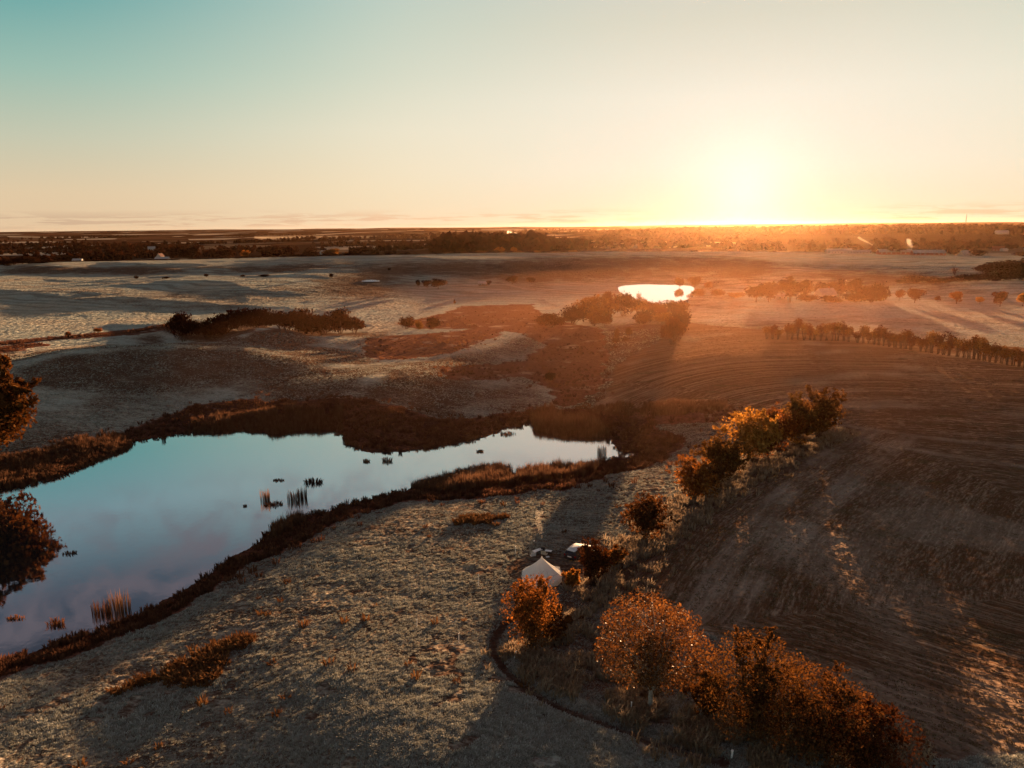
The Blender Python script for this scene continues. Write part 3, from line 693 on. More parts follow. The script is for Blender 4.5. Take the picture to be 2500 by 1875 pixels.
near_tree('yellow_tree', 'yellow-topped tree in the middle of the tall hedge above the pond', 1835, 1132, 1003, 150, L_GOLD, 16, n_leaf=8000, leaf=0.22, lobes=15, cat='tree')
near_tree('orange_tree', 'narrow orange tree behind the yellow-topped tree', 1900, 1100, 990, 110, L_ORANGE, 17, n_leaf=5500, leaf=0.22, lobes=12, cat='tree')
near_tree('russet_tree', 'tall russet tree beside the dark tree at the far end of the tall hedge', 1945, 1088, 968, 110, L_RED, 18, n_leaf=5500, leaf=0.24, lobes=12, cat='tree')
near_tree('dark_tree', 'big dark red tree ending the tall hedge at its far end', 1995, 1074, 948, 125, L_RED, 19, n_leaf=8500, leaf=0.24, lobes=16, cat='tree')
near_tree('low_bush', 'low russet bush filling the foot of the tall hedge below the red tree', 1738, 1196, 1128, 96, L_RED, 31, n_leaf=5000, leaf=0.16, lobes=10)
near_tree('low_bush', 'low orange bush filling the hedge between the yellow-topped and the russet tree', 1872, 1118, 1040, 96, L_ORANGE, 32, n_leaf=5000, leaf=0.18, lobes=10)
near_tree('ivy_tree', 'great ivy-clad autumn tree at the edge of the pond, cut by the picture edge', -26, 1158, 862, 178, L_IVY, 20, n_leaf=24000, leaf=0.50, z0=0.04, trunk=(0.2, 0.45), cat='tree', lobes=26, stems=30, lump=0.30, twigs=9)
# ------------------------------------------------------------------ trees of the middle distance and beyond
ORD = ['first', 'second', 'third', 'fourth', 'fifth', 'sixth', 'seventh', 'eighth', 'ninth', 'tenth', 'eleventh', 'twelfth', 'thirteenth', 'fourteenth', 'fifteenth',
       'sixteenth', 'seventeenth', 'eighteenth', 'nineteenth', 'twentieth']
def ordinal(i): return ORD[i]
random.seed(11)
# dark thicket behind the hill crest
TH = [(448, 808, 768, 62), (505, 806, 782, 60), (545, 804, 764, 66), (590, 802, 750, 84), (640, 800, 756, 78), (690, 800, 761, 76), (738, 802, 754, 84), (790, 804, 766, 80), (830, 806, 758, 64), (866, 809, 776, 56)]
for i, (px, b, t, wd) in enumerate(TH):
    p = at_dist(px, 350.0 - abs(px-640)*0.03)
    H = height_to(p, px, t)*1.05
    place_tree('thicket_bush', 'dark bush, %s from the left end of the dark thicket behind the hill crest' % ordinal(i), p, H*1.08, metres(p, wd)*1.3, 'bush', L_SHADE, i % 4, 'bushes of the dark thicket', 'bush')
def T(name, label, px, base, top, w, kind='round', mat=L_SHADE, seed=0, group=None, cat='tree', r=None, **kw):
    return tree_px(name, label, px, base, top, w*1.12, kind, mat, seed, group, r=r, cat=cat, **kw)
T('round_bush', 'round dark bush, leftmost of three at the edge of the brown marsh', 993, 803, 769, 38, 'bush', L_SHADE, 1, cat='bush')
T('round_bush', 'smallest, rather yellow bush in the middle of three at the marsh edge', 1023, 804, 778, 24, 'bush', L_RED, 2, cat='bush')
T('round_bush', 'round dark bush, largest and rightmost of three at the marsh edge', 1056, 804, 769, 46, 'bush', L_SHADE, 3, cat='bush')
T('valley_tree', 'slim dark tree at the left of the dark clump in the frosty valley', 1021, 702, 678, 13, 'tall', L_SHADE, 0)
T('valley_tree', 'low dark tree in the middle of the dark clump in the frosty valley', 1043, 703, 681, 26, 'round', L_SHADE, 1)
T('valley_tree', 'broad dark tree at the right of the dark clump in the frosty valley', 1070, 706, 676, 42, 'round', L_SHADE, 2)
T('valley_tree', 'square dark tree left of the smaller one beyond the marsh', 1251, 694, 672, 30, 'round', L_SHADE, 3)
T('valley_tree', 'smaller dark tree standing right of the square one beyond the marsh', 1297, 693, 674, 21, 'round', L_SHADE, 0)
T('small_tree', 'small dark tree right beside the pale-roofed shed in the frosty valley', 1194, 698, 683, 13, 'round', L_SHADE, 1)
T('cone_shrub', 'lone narrow dark shrub standing on the upper edge of the brown marsh', 1110, 744, 730, 9, 'cone', L_SHADE, 0, cat='shrub')
for i, (px, b, t, wd, lab) in enumerate([(809, 678, 667, 14, 'small dark bush alone on the lit crest of the big left-hand field'), (950, 661, 653, 8, 'tiny bush on the striped slope above the dark clump'),
      (333, 681, 671, 9, 'tiny bush, leftmost of those along the ditch across the left-hand field'), (405, 681, 674, 20, 'flat low bush, second from the left along the ditch across the left-hand field'),
      (504, 676, 668, 15, 'pointed low bush, third from the left along the ditch across the left-hand field'), (592, 676, 670, 12, 'small bush, fourth from the left along the ditch across the left-hand field'),
      (645, 675, 669, 22, 'long low bush ending the ditch across the left-hand field'), (1506, 830, 796, 16, 'upright bush, upper left of four small ones on the glowing slope'), (1535, 822, 798, 20, 'pointed bush, upper right of four small ones on the glowing slope'),
      (1503, 840, 822, 20, 'squat bush, lower left of four small ones on the glowing slope'), (1527, 834, 820, 20, 'squat bush, lower right of four small ones on the glowing slope'),
      (1345, 930, 905, 36, 'round bush on the marsh beside the two frosty tongues of pasture'), (167, 822, 808, 12, 'small orange bush left of the other on the bank below the left-hand field'), (240, 812, 799, 18, 'small orange bush right of the other on the bank below the left-hand field')]):
    T('small_bush', lab, px, b, t, wd, 'bush', L_ORANGE if i > 11 else L_SHADE, i % 4, 'small bushes dotted over the fields', 'bush')
# orange copse before the far pond
CP = [('dome-shaped dark tree at the left end of the copse before the shining pond', 1345, 800, 763, 88), ('broad tree right of the dome-shaped one in the copse', 1400, 794, 742, 74), ('tallest broad tree of the copse, cutting into the shining pond on its left', 1452, 784, 711, 96),
      ('tree with a small round top rising over the copse', 1483, 775, 699, 46), ('tree in the middle of the copse, below the shining pond', 1520, 772, 713, 80), ('tree left of the dip where the pond shines over the copse', 1566, 768, 724, 64),
      ('tree below the dip where the pond shines over the copse', 1604, 770, 730, 70), ('tree at the right end of the copse, under the right half of the pond', 1650, 774, 724, 72), ('small round tree in front of the copse, left one of two', 1452, 796, 758, 46),
      ('small round tree in front of the copse, right one of two', 1478, 797, 764, 34), ('low tree at the front of the copse beside the thin bright track', 1575, 790, 750, 62), ('low wide tree at the front right of the copse', 1622, 790, 758, 82),
      ('tree standing forward of the copse on the glowing slope, larger one', 1640, 842, 772, 66), ('tree standing forward of the copse on the glowing slope, half behind the larger one', 1662, 815, 752, 48)]
for i, (lab, px, b, t, wd) in enumerate(CP):
    T('copse_tree', lab, px, b, t, wd, 'bush', (L_DARK, L_SHADE, L_RED)[i % 3], i % 4, 'trees of the copse before the far pond')
T('bare_tree', 'thin bare tree showing against the shining pond over the copse', 1562, 760, 708, 22, 'bare', L_RED, 0)
PT = [('squarish tree on the far bank of the shining pond, mirrored in it', 1658, 706, 673, 24), ('pale loose tree right of the squarish one on the far bank', 1696, 703, 672, 30), ('low tree at the right end of the shining pond', 1730, 708, 685, 26),
      ('ragged pale bush on the near bank at the right end of the pond', 1706, 726, 700, 34), ('wide low bush between the pond and the farm trees', 1752, 724, 705, 42), ('low bush left of the first big farm tree', 1796, 728, 712, 40)]
for i, (lab, px, b, t, wd) in enumerate(PT):
    T('pond_tree', lab, px, b, t, wd, 'round' if i < 3 else 'bush', (L_DARK, L_RED)[i % 2], i % 4, 'trees round the far pond')
FT = [('squat tree, first of the farm trees from the pond', 1846, 738, 689, 46), ('squat tree with a flat top, second of the farm trees from the pond', 1876, 738, 683, 44), ('largest round tree beside the gap in the farm trees', 1928, 737, 672, 58), ('pointed tree right of the largest round farm tree', 1966, 734, 677, 30),
      ('tree behind the farmhouse roof, left of its gable', 2001, 722, 680, 28), ('tree behind the farmhouse, right above its gable', 2026, 720, 686, 26), ('tree with a forked top right of the farmhouse', 2050, 728, 679, 30), ('tall dark tree right of the white flagpole', 2080, 731, 677, 36),
      ('lower tree right of the tall dark farm tree', 2108, 733, 690, 34), ('broad tree in front of the last farm tree', 2124, 735, 697, 46), ('last farm tree, standing tallest at the right-hand end', 2147, 735, 682, 36), ('dark bush under the tall dark farm tree', 2082, 737, 712, 66), ('dark bush under the last farm tree', 2128, 738, 714, 52), ('bush before the farmhouse, left of its gable', 1972, 737, 716, 44), ('low bush hiding the foot of the farmhouse wall', 2030, 738, 719, 46)]
for i, (lab, px, b, t, wd) in enumerate(FT):
    T('farm_tree', lab, px, b, t, wd*1.15, 'bush' if i > 9 else ('round', 'round', 'tall')[i % 3] if wd > 34 else 'tall', L_SHADE, i % 4, 'trees round the farmhouse')
AV = [('slim young tree, nearest the farm in the row across the frosty field', 2195, 734, 702, 25, L_DARK), ('wide dark tree, second from the farm in the row across the frosty field', 2233, 739, 700, 40, L_DARK), ('tiny dark tree, third from the farm in the row across the frosty field', 2289, 737, 720, 17, L_DARK),
      ('orange tree with a rounded top, fourth from the farm in the row', 2335, 742, 709, 32, L_ORANGE), ('small bright golden tree between the orange and the dark round tree', 2392, 743, 721, 23, L_GOLD), ('dark round tree, last but one of the row across the frosty field', 2441, 749, 706, 37, L_DARK), ('golden tree cut by the picture edge, ending the row', 2497, 747, 709, 34, L_GOLD)]
for i, (lab, px, b, t, wd, m_) in enumerate(AV):
    T('field_tree', lab, px, b, t, wd*0.84, 'round', m_, i % 4, 'single trees in a row across the frosty field')
# dark hedge at the right
HG = [(2200, 692, 682, 26), (2235, 692, 671, 58), (2272, 690, 673, 46), (2305, 690, 677, 44), (2342, 688, 673, 52), (2382, 686, 668, 52), (2422, 685, 662, 54), (2462, 684, 657, 54), (2500, 684, 652, 54)]
for i, (px, b, t, wd) in enumerate(HG):
    T('hedge_bush', 'dark bush, %s from the left end of the thick hedge above the frosty field' % ordinal(i), px, b, t, wd*1.2, 'bush', L_SHADE, i % 4, 'bushes of the thick right-hand hedge', 'bush')
T('bare_tree', 'thin half-bare tree rising out of the thick hedge', 2328, 684, 647, 26, 'bare', L_RED, 1)
for i, (px, b, t, wd) in enumerate([(2405, 672, 641, 56), (2440, 671, 634, 60), (2475, 670, 630, 60), (2512, 670, 628, 60)]):
    T('grove_tree', 'spreading dark tree, %s from the left in the grove behind the thick hedge' % ordinal(i), px, b, t, wd, 'round', L_SHADE, i % 4, 'trees of the grove behind the thick hedge')
# long row of slim trees across the sown field
RB = [(1872, 828), (1950, 830), (2050, 833), (2130, 841), (2200, 851), (2280, 863), (2350, 873), (2430, 886), (2530, 903)]
RT = [(1872, 788), (1950, 779), (2050, 786), (2130, 795), (2250, 806), (2400, 825), (2530, 850)]
ipx = lambda tab, x: float(np.interp(x, [q[0] for q in tab], [q[1] for q in tab]))
rowx = []; x_ = 1872.0
while x_ < 2520: rowx.append(x_); x_ += random.uniform(11, 16) if random.random() > 0.12 else random.uniform(22, 30)
for i, px in enumerate(rowx):
    b = ipx(RB, px); t = ipx(RT, px)+random.choice((-8, -4, 0, 3, 7, 13))+random.uniform(-3, 3)
    lab = 'slim tree, %s from the left-hand end of the long row in the sown field' % ordinal(i) if i < 10 else 'slim autumn tree packed among its like in the long row in the sown field'
    T('row_tree', lab, px, b, t, random.uniform(21, 30), 'hedge', (L_RED, L_DARK, L_RED, L_DARK)[i % 4], i % 6, 'slim trees of the long row')

# hedges and single trees at the foot of the far country
BT = []
def band(name, label, xs, base, top, w, mats, kind='round', group=None, r=None, cat='tree'):
    for i, px in enumerate(xs):
        bb = base(px) if callable(base) else base; tt = (top(px) if callable(top) else top)+random.uniform(-3.5, 3.5)
        rr_ = (r(px) if callable(r) else r)
        p = at_dist(px+random.uniform(-4, 4), rr_+random.uniform(-12, 12))
        H = height_to(p, px, tt)
        if H < 2.5: H = 2.5
        W = metres(p, w*random.uniform(0.85, 1.3))
        n_ = len(xs)
        lab = label % ordinal(i) if n_ <= 20 else label
        place_tree(name, lab, p, H, W, kind, mats[i % len(mats)], i % 4, group, cat)
rng_ = lambda a, b, n: [a+(b-a)*i/(n-1) for i in range(n)]
band('hedge_tree', 'black-looking bush, %s from the left in the hedge at the left edge before the villages', rng_(-6, 160, 9), 655, lambda x: 628 if x < 110 else 640, 34, [L_SHADE], 'bush', 'bushes of the hedge at the left edge', 1010)
band('hedge_tree', 'dark bush, %s from the left in the low hedge running down behind the left-hand ridge', rng_(175, 440, 15), 658, lambda x: 636+max(0, x-330)*0.09, 26, [L_SHADE], 'bush', 'bushes of the low hedge behind the ridge', 1060)
band('hedge_tree', 'dark bush, %s from the left in the rising hedge left of the yellow tree', rng_(488, 700, 13), 660, lambda x: 650-max(0, x-560)*0.12, 24, [L_SHADE], 'bush', 'bushes of the rising hedge', 1060)
band('hedge_tree', 'dark hedge bush, %s from the left along the top of the striped field', rng_(715, 1060, 20), 628, lambda x: 618, 26, [L_SHADE], 'bush', 'bushes along the top of the striped field', 1180)
band('hedge_tree', 'low hedge bush, %s from the left in the thin hedge beneath the big wood', rng_(1075, 1480, 20), 622, lambda x: 612, 30, [L_SHADE, L_RED], 'bush', 'bushes of the thin hedge beneath the big wood', 1190)
FTR = [(455, 593, 46, 'big dark round tree, left of two before the pale houses'), (490, 598, 34, 'big dark round tree, right of two before the pale houses'), (570, 601, 38, 'round dark tree right of the two before the pale houses'), (614, 606, 24, 'small orange tree between two dark ones beyond the ridge'),
       (680, 606, 50, 'wide dark tree where the rising hedge ends'), (722, 600, 36, 'tall dark tree right of the end of the rising hedge'), (768, 604, 40, 'rounded dark tree left of the yellow tree'), (125, 616, 44, 'dark tree above the hedge at the left edge'), (820, 603, 44, 'golden tree beyond the top of the striped field'), (868, 612, 40, 'low yellow tree right of the golden one'),
       (876, 597, 30, 'dark tree behind the low yellow tree'), (925, 606, 26, 'small dark tree between the yellow tree and the wood'), (960, 607, 34, 'broad dark tree between the yellow tree and the wood'), (1072, 601, 36, 'dark tree at the left foot of the big wood'), (1130, 600, 30, 'second dark tree at the foot of the big wood'),
       (1222, 599, 30, 'round tree with a lit rim before the big wood'), (1255, 599, 18, 'slim tree with a lit rim before the big wood'), (1510, 605, 16, 'tree left of the pair on the hedge right of the wood'), (1482, 615, 16, 'round tree on the crest right of the thin hedge'), (1456, 621, 10, 'tiny tree on the crest left of the round one'), (1554, 603, 16, 'left tree of a pair on the hedge right of the wood'), (1572, 607, 14, 'right tree of a pair on the hedge right of the wood'),
       (1614, 600, 18, 'small tree under the left of the sun glare'), (1688, 606, 22, 'small tree under the sun glare'), (1740, 606, 34, 'low tree right under the sun'), (1820, 596, 30, 'tall tree right under the sun glare'), (1880, 607, 34, 'tree right of the sun glare above the shining field'), (1958, 603, 24, 'slim tree left of another before the white barn'), (1992, 601, 26, 'slim tree beside the white barn'),
       (2170, 596, 66, 'big round tree behind the long barns'), (2140, 606, 50, 'broad tree at the left of the long barns'), (2234, 601, 34, 'round dark tree right of the white smoke'), (2280, 596, 44, 'tall tree right of the long barns'), (2310, 602, 30, 'tree at the right end of the long barns'), (2360, 604, 40, 'tree above the small grey house'), (2470, 612, 36, 'tree right of the red house')]
for i, (px, t, wd, lab) in enumerate(FTR):
    r = 1230 if px < 1450 else (1150 if px < 2000 else 1120)
    p = at_dist(px, r+random.uniform(-15, 15)); H = max(height_to(p, px, t), 4)
    place_tree('far_tree', lab, p, H, metres(p, wd*1.15), 'far' if wd > 20 else 'tall', (L_RED if lab.startswith(('golden', 'low yellow')) else L_ORANGE if 'orange' in lab or 'lit rim' in lab else L_SHADE), i % 4, 'single trees of the far country')

# woods that read as one mass
def wood_mesh(name, label, pts, hts, mat, nq=22, seed=1):
    rng = np.random.default_rng(seed); n = len(pts)
    v = rng.normal(size=(n, nq, 3)); v /= np.linalg.norm(v, axis=2)[..., None]; v *= rng.uniform(0.55, 1.0, (n, nq, 1))
    H = hts[:, None]
    P_ = np.empty((n, nq, 3)); P_[..., 0] = pts[:, None, 0]+v[..., 0]*H*0.52; P_[..., 1] = pts[:, None, 1]+v[..., 1]*H*0.52
    P_[..., 2] = pts[:, None, 2]+H*(0.50+0.48*v[..., 2])
    V = np.empty((0, 3)); size = np.repeat(hts*0.42, nq)
    cv, cf = leaf_cards(rng, P_.reshape(-1, 3), size[:, None], aspect=1.25)
    o = mesh_obj(name, cv, cf, mat); return tag(o, label, kind='stuff')
rngw = np.random.default_rng(77)
def scatter_lines(n_lines, az0, az1, r0, r1, per, lmin, lmax, hmin, hmax):
    out = []
    for _ in range(n_lines):
        a = R(rngw.uniform(az0, az1)); r = r0*(r1/r0)**rngw.uniform(0, 1); cx, cy_ = r*math.sin(a), r*math.cos(a)
        L = rngw.uniform(lmin, lmax)*(r/1500)**0.6; ang = a*-1 + rngw.normal()*0.35
        m_ = int(per*rngw.uniform(0.5, 1.5)); t = rngw.uniform(-0.5, 0.5, m_); thick = rngw.uniform(4, 30)
        x = cx+math.cos(ang)*t*L+rngw.normal(size=m_)*thick*0.4; y = cy_+math.sin(ang)*t*L+rngw.normal(size=m_)*thick
        out.append(np.stack([x, y, rngw.uniform(hmin, hmax, m_)*np.sin((t+0.5)*math.pi)**0.3], 1))
    q = np.concatenate(out); return q
q = scatter_lines(46, -40, 4, 1400, 5600, 46, 120, 420, 8, 15)
q = q[np.hypot(q[:, 0], q[:, 1]) > 1290]
z = terrain(q[:, 0], q[:, 1], False)
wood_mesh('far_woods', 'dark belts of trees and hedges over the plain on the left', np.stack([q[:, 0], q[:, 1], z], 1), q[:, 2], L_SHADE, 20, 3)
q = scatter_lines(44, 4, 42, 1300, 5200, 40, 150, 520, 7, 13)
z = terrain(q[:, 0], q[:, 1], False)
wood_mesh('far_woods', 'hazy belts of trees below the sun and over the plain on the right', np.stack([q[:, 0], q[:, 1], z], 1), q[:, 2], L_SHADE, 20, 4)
# the big wood
n_ = 420; px_ = rngw.uniform(1062, 1425, n_); rr_ = rngw.uniform(1330, 1560, n_); pts = []; ht = []
for a, r in zip(px_, rr_):
    d = ray(a, 800); k_ = r/math.hypot(d.x, d.y); x, y = d.x*k_, d.y*k_
    edge = min(1, (a-1055)/30)*min(1, max(0.32, (1432-a)/150)); top = 572+18*(1-edge)+ (6 if a < 1110 else 0)
    z = float(terrain(np.array([x]), np.array([y]), False)[0]); dd = ray(a, top); h = CAMZ+dd.z*(r/math.hypot(dd.x, dd.y))-z
    pts.append((x, y, z)); ht.append(max(4, h*rngw.uniform(0.72, 1.04)))
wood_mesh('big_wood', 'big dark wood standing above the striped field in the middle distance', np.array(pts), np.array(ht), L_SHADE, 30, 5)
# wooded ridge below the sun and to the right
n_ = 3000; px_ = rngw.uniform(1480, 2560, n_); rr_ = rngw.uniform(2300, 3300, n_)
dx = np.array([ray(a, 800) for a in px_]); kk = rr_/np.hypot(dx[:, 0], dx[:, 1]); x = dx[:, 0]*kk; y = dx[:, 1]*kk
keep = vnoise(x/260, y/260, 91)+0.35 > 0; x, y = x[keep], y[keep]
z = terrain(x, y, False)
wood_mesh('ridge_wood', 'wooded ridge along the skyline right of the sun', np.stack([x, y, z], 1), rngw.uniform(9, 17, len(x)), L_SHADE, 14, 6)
# ------------------------------------------------------------------ grass, sedge and reeds
def blade_mesh(name, rng, n, h, spread, width, lean_, mat, seg=2):
    """a tuft: n bent tapering blades rising from one root"""
    V, F = [], []
    for i in range(n):
        a = rng.uniform(0, 6.283); q = rng.uniform(0, 1)**0.5*spread*0.5; bx, by = math.cos(a)*q, math.sin(a)*q
        hh = h*rng.uniform(0.6, 1.1); l = lean_*rng.uniform(0.2, 1.2)*hh; dx, dy = math.cos(a)*l, math.sin(a)*l
        w = width*rng.uniform(0.7, 1.3); b2 = rng.uniform(0, 3.14); wx, wy = math.cos(b2)*w/2, math.sin(b2)*w/2; b = len(V)
        V += [(bx-wx, by-wy, -0.05), (bx+wx, by+wy, -0.05), (bx+dx*0.4+wx*0.8, by+dy*0.4+wy*0.8, hh*0.62), (bx+dx*0.4-wx*0.8, by+dy*0.4-wy*0.8, hh*0.62), (bx+dx, by+dy, hh*(1.0 if lean_ < 0.5 else 0.8))]
        F += [(b, b+1, b+2, b+3), (b+3, b+2, b+4)]
    me = bpy.data.meshes.new(name); me.from_pydata(V, [], F); me.update(); me.materials.append(mat)
    return bpy.data.objects.new(name, me)             # source of instances only, not linked into the scene
def scatter(name, label, pts, scale, src, kind='stuff'):
    """instances of the source tufts on given points of the ground, as one object that nobody could count"""
    me = bpy.data.meshes.new(name); n = len(pts)
    me.vertices.add(n); me.vertices.foreach_set('co', pts.astype(np.float32).ravel())
    a = me.attributes.new('size', 'FLOAT_VECTOR', 'POINT'); a.data.foreach_set('vector', scale.astype(np.float32).ravel())
    rz = np.zeros((n, 3)); rz[:, 2] = np.random.default_rng(n).uniform(0, 6.283, n)
    b = me.attributes.new('turn', 'FLOAT_VECTOR', 'POINT'); b.data.foreach_set('vector', rz.astype(np.float32).ravel())
    o = bpy.data.objects.new(name, me); COL.objects.link(o)
    ng = bpy.data.node_groups.new(name, 'GeometryNodeTree')
    ng.interface.new_socket('Geometry', in_out='INPUT', socket_type='NodeSocketGeometry'); ng.interface.new_socket('Geometry', in_out='OUTPUT', socket_type='NodeSocketGeometry')
    N = ng.nodes; L = ng.links
    gi = N.new('NodeGroupInput'); go = N.new('NodeGroupOutput'); ip = N.new('GeometryNodeInstanceOnPoints')
    inf = N.new('GeometryNodeObjectInfo'); inf.inputs['Object'].default_value = src; inf.transform_space = 'ORIGINAL'
    s1 = N.new('GeometryNodeInputNamedAttribute'); s1.data_type = 'FLOAT_VECTOR'; s1.inputs[0].default_value = 'size'
    s2 = N.new('GeometryNodeInputNamedAttribute'); s2.data_type = 'FLOAT_VECTOR'; s2.inputs[0].default_value = 'turn'
    L.new(gi.outputs[0], ip.inputs['Points']); L.new(inf.outputs['Geometry'], ip.inputs['Instance'])
    L.new(s1.outputs[0], ip.inputs['Scale']); L.new(s2.outputs[0], ip.inputs['Rotation']); L.new(ip.outputs[0], go.inputs[0])
    md = o.modifiers.new('tufts', 'NODES'); md.node_group = ng
    return tag(o, label, kind=kind)
def blade_material(name, cols, trans=0.35):
    m = bpy.data.materials.new(name); m.use_nodes = True; t = NT(m.node_tree)
    rnd = t.n('ShaderNodeObjectInfo').outputs['Random']; isl = t.n('ShaderNodeNewGeometry').outputs['Random Per Island']
    c = t.ramp(t.m('ADD', t.m('MULTIPLY', rnd, 0.6), t.m('MULTIPLY', isl, 0.4)), [(i/(len(cols)-1), cc) for i, cc in enumerate(cols)])
    t.n('ShaderNodeOutputMaterial', inputs={0: t.n('ShaderNodeMixShader', inputs={0: trans, 1: t.n('ShaderNodeBsdfDiffuse', inputs={0: c}), 2: t.n('ShaderNodeBsdfTranslucent', inputs={0: c})})})
    return m
G_FROST = blade_material('frosted_grass', [(0.13, 0.085, 0.06), (0.25, 0.24, 0.195), (0.38, 0.39, 0.345), (0.49, 0.51, 0.475)], 0.2)
G_CROP = blade_material('young_crop', [(0.10, 0.060, 0.028), (0.17, 0.11, 0.055), (0.14, 0.11, 0.048), (0.40, 0.32, 0.25)], 0.06)
G_SEDGE = blade_material('dead_sedge', [(0.045, 0.018, 0.010), (0.11, 0.046, 0.026), (0.17, 0.08, 0.045)])
G_REED = blade_material('dry_reed', [(0.065, 0.027, 0.015), (0.12, 0.056, 0.031), (0.20, 0.11, 0.065)])
G_TALL = blade_material('tall_straw', [(0.14, 0.085, 0.05), (0.28, 0.20, 0.13), (0.42, 0.34, 0.25)])
G_BRACKEN = blade_material('rusty_bracken', [(0.07, 0.030, 0.014), (0.13, 0.058, 0.024), (0.21, 0.105, 0.042)], 0.2)
rg = np.random.default_rng(5)
SRC_GRASS = blade_mesh('tuft_source', rg, 9, 0.24, 0.36, 0.085, 0.9, G_FROST)
SRC_CROP = blade_mesh('crop_source', rg, 7, 0.15, 0.34, 0.075, 0.8, G_CROP)
SRC_SEDGE = blade_mesh('sedge_source', rg, 16, 0.75, 0.6, 0.10, 0.55, G_SEDGE)
SRC_REED = blade_mesh('reed_source', rg, 14, 2.1, 0.8, 0.075, 0.10, G_REED)
SRC_TALL = blade_mesh('straw_source', rg, 12, 0.8, 0.45, 0.07, 0.55, G_TALL)
SRC_BRACKEN = blade_mesh('bracken_source', rg, 14, 0.75, 0.9, 0.17, 0.9, G_BRACKEN)
def fan(n, r0, r1, az0=-40, az1=40, p=1.0):
    """points spread over the ground as a fan, thinning out with distance"""
    u = rg.uniform(0, 1, n); k = 1-p
    r = (r0**k+(r1**k-r0**k)*u)**(1/k) if abs(k) > 1e-6 else r0*(r1/r0)**u
    a = np.radians(rg.uniform(az0, az1, n)); return r*np.sin(a), r*np.cos(a)
def rnd_scale(n, lo, hi, z=(0.8, 1.3)):
    s = rg.uniform(lo, hi, n); return np.stack([s, s, s*rg.uniform(z[0], z[1], n)], 1)
x, y = fan(400000, 41, 330, p=1.3)
mk = masks(x, y); h = terrain(x, y)
clump = fbm(x/1.7, y/1.7, 101, 2)+0.6*vnoise(x/6, y/6, 103)
ok = (mk[0] < 0.25) & (mk[1] < 0.3) & (h > 0.15) & (mk[2] < 0.5) & (clump > -0.8)
s_ = rnd_scale(ok.sum(), 0.45, 1.05)*(0.85+0.45*fbm(x[ok]/9, y[ok]/9, 145, 3))[:, None]*(0.8+np.clip(np.hypot(x, y)[ok]-120, 0, 300)/330)[:, None]
scatter('grass', 'rimed tufts of pasture grass in front of and beyond the pond', np.stack([x, y, h], 1)[ok], s_, SRC_GRASS)
x, y = fan(160000, 41, 260, -8, 40, p=1.2)
mk = masks(x, y)
rwv = line_coords(ROW_LINE, x, y)[0]
jit = 1.2*vnoise(x/18, y/18, 107)
ok = (mk[1] > 0.6) & (mk[2] < 0.4) & ((np.sin((rwv+jit)*2*math.pi/1.6)+1.1*fbm(x/3, y/3, 109, 2)) > 0.15)
x, y = x[ok], y[ok]; h = terrain(x, y)
scatter('crop', 'rows of sprouting crop on the sown field', np.stack([x, y, h], 1), rnd_scale(len(x), 0.3, 0.8), SRC_CROP)
# sedge over the marsh and shore
x, y = fan(120000, 70, 420, p=1.1)
mk = masks(x, y); h = terrain(x, y); d1 = sdf(POND, x, y)
ok = (mk[0] > 0.35) & ((mk[0] > 0.65) | (rg.uniform(0, 1, len(x)) < 0.3)) & (h > -0.06) & (fbm(x/2.2, y/2.2, 113, 2) > -0.35) & ((np.hypot(x, y) < 250) | (vnoise(x/9, y/9, 117) > -0.2))
s_ = rnd_scale(ok.sum(), 0.6, 1.5)
scatter('sedge', 'dead brown sedge covering the marsh and the pond shore', np.stack([x, y, h], 1)[ok], s_, SRC_SEDGE)
# tussocks straying from the marsh into the pasture
x, y = fan(9000, 100, 320, p=1.0); d0 = np.minimum.reduce([sdf(P, x, y) for P in MARSH]); h = terrain(x, y)
ok = (d0 > 0) & (d0 < 9) & (rg.uniform(0, 1, len(x)) < np.exp(-d0/3.2)) & (vnoise(x/4, y/4, 119) > -0.1)
scatter('tussocks', 'dark tussocks straying from the marsh edge into the pasture', np.stack([x, y, h], 1)[ok], rnd_scale(ok.sum(), 0.9, 2.0, (0.7, 1.1)), SRC_SEDGE)
# reed beds
BEDS = [world_poly(q, 0.0) for q in (
    [(-150, 1060), (-20, 1000), (60, 990), (180, 958), (270, 945), (292, 962), (262, 980), (200, 1004), (80, 1046), (-20, 1062), (-150, 1085)],
    [(405, 918), (470, 912), (560, 905), (640, 902), (742, 905), (740, 930), (640, 930), (600, 938), (520, 932), (470, 936), (425, 938)],
    [(1145, 900), (1190, 895), (1260, 905), (1300, 925), (1318, 948), (1290, 946), (1230, 950), (1170, 936), (1148, 918)],
    [(888, 1056), (905, 1040), (960, 1030), (1010, 1012), (1075, 1005), (1110, 1020), (1180, 1010), (1260, 1004), (1290, 1004), (1285, 1040), (1200, 1050), (1100, 1062), (1000, 1066), (930, 1068)],
    [(582, 1142), (655, 1118), (660, 1136), (590, 1168)],
    [(1240, 885), (1330, 890), (1400, 896), (1570, 910), (1575, 925), (1450, 925), (1300, 905)])]
P_, S_ = [], []
for i, B in enumerate(BEDS):
    lo, hi = B.min(0), B.max(0); n = int((hi[0]-lo[0])*(hi[1]-lo[1])*7); x = rg.uniform(lo[0], hi[0], n); y = rg.uniform(lo[1], hi[1], n)
    sd = sdf(B, x, y)+0.9*fbm(x/2.5, y/2.5, 121, 2); k_ = (sd < 0) & (fbm(x/1.6, y/1.6, 123, 2) > -0.5); x, y = x[k_], y[k_]
    P_.append(np.stack([x, y, np.maximum(terrain(x, y), -0.5)], 1))
    q = rnd_scale(len(x), 0.75, 1.25)*(0.6 if i in (0, 5) else 0.9 if i == 1 else 1.0); q[:, 2] *= 0.8+0.35*vnoise(x/5, y/5, 127); S_.append(q)
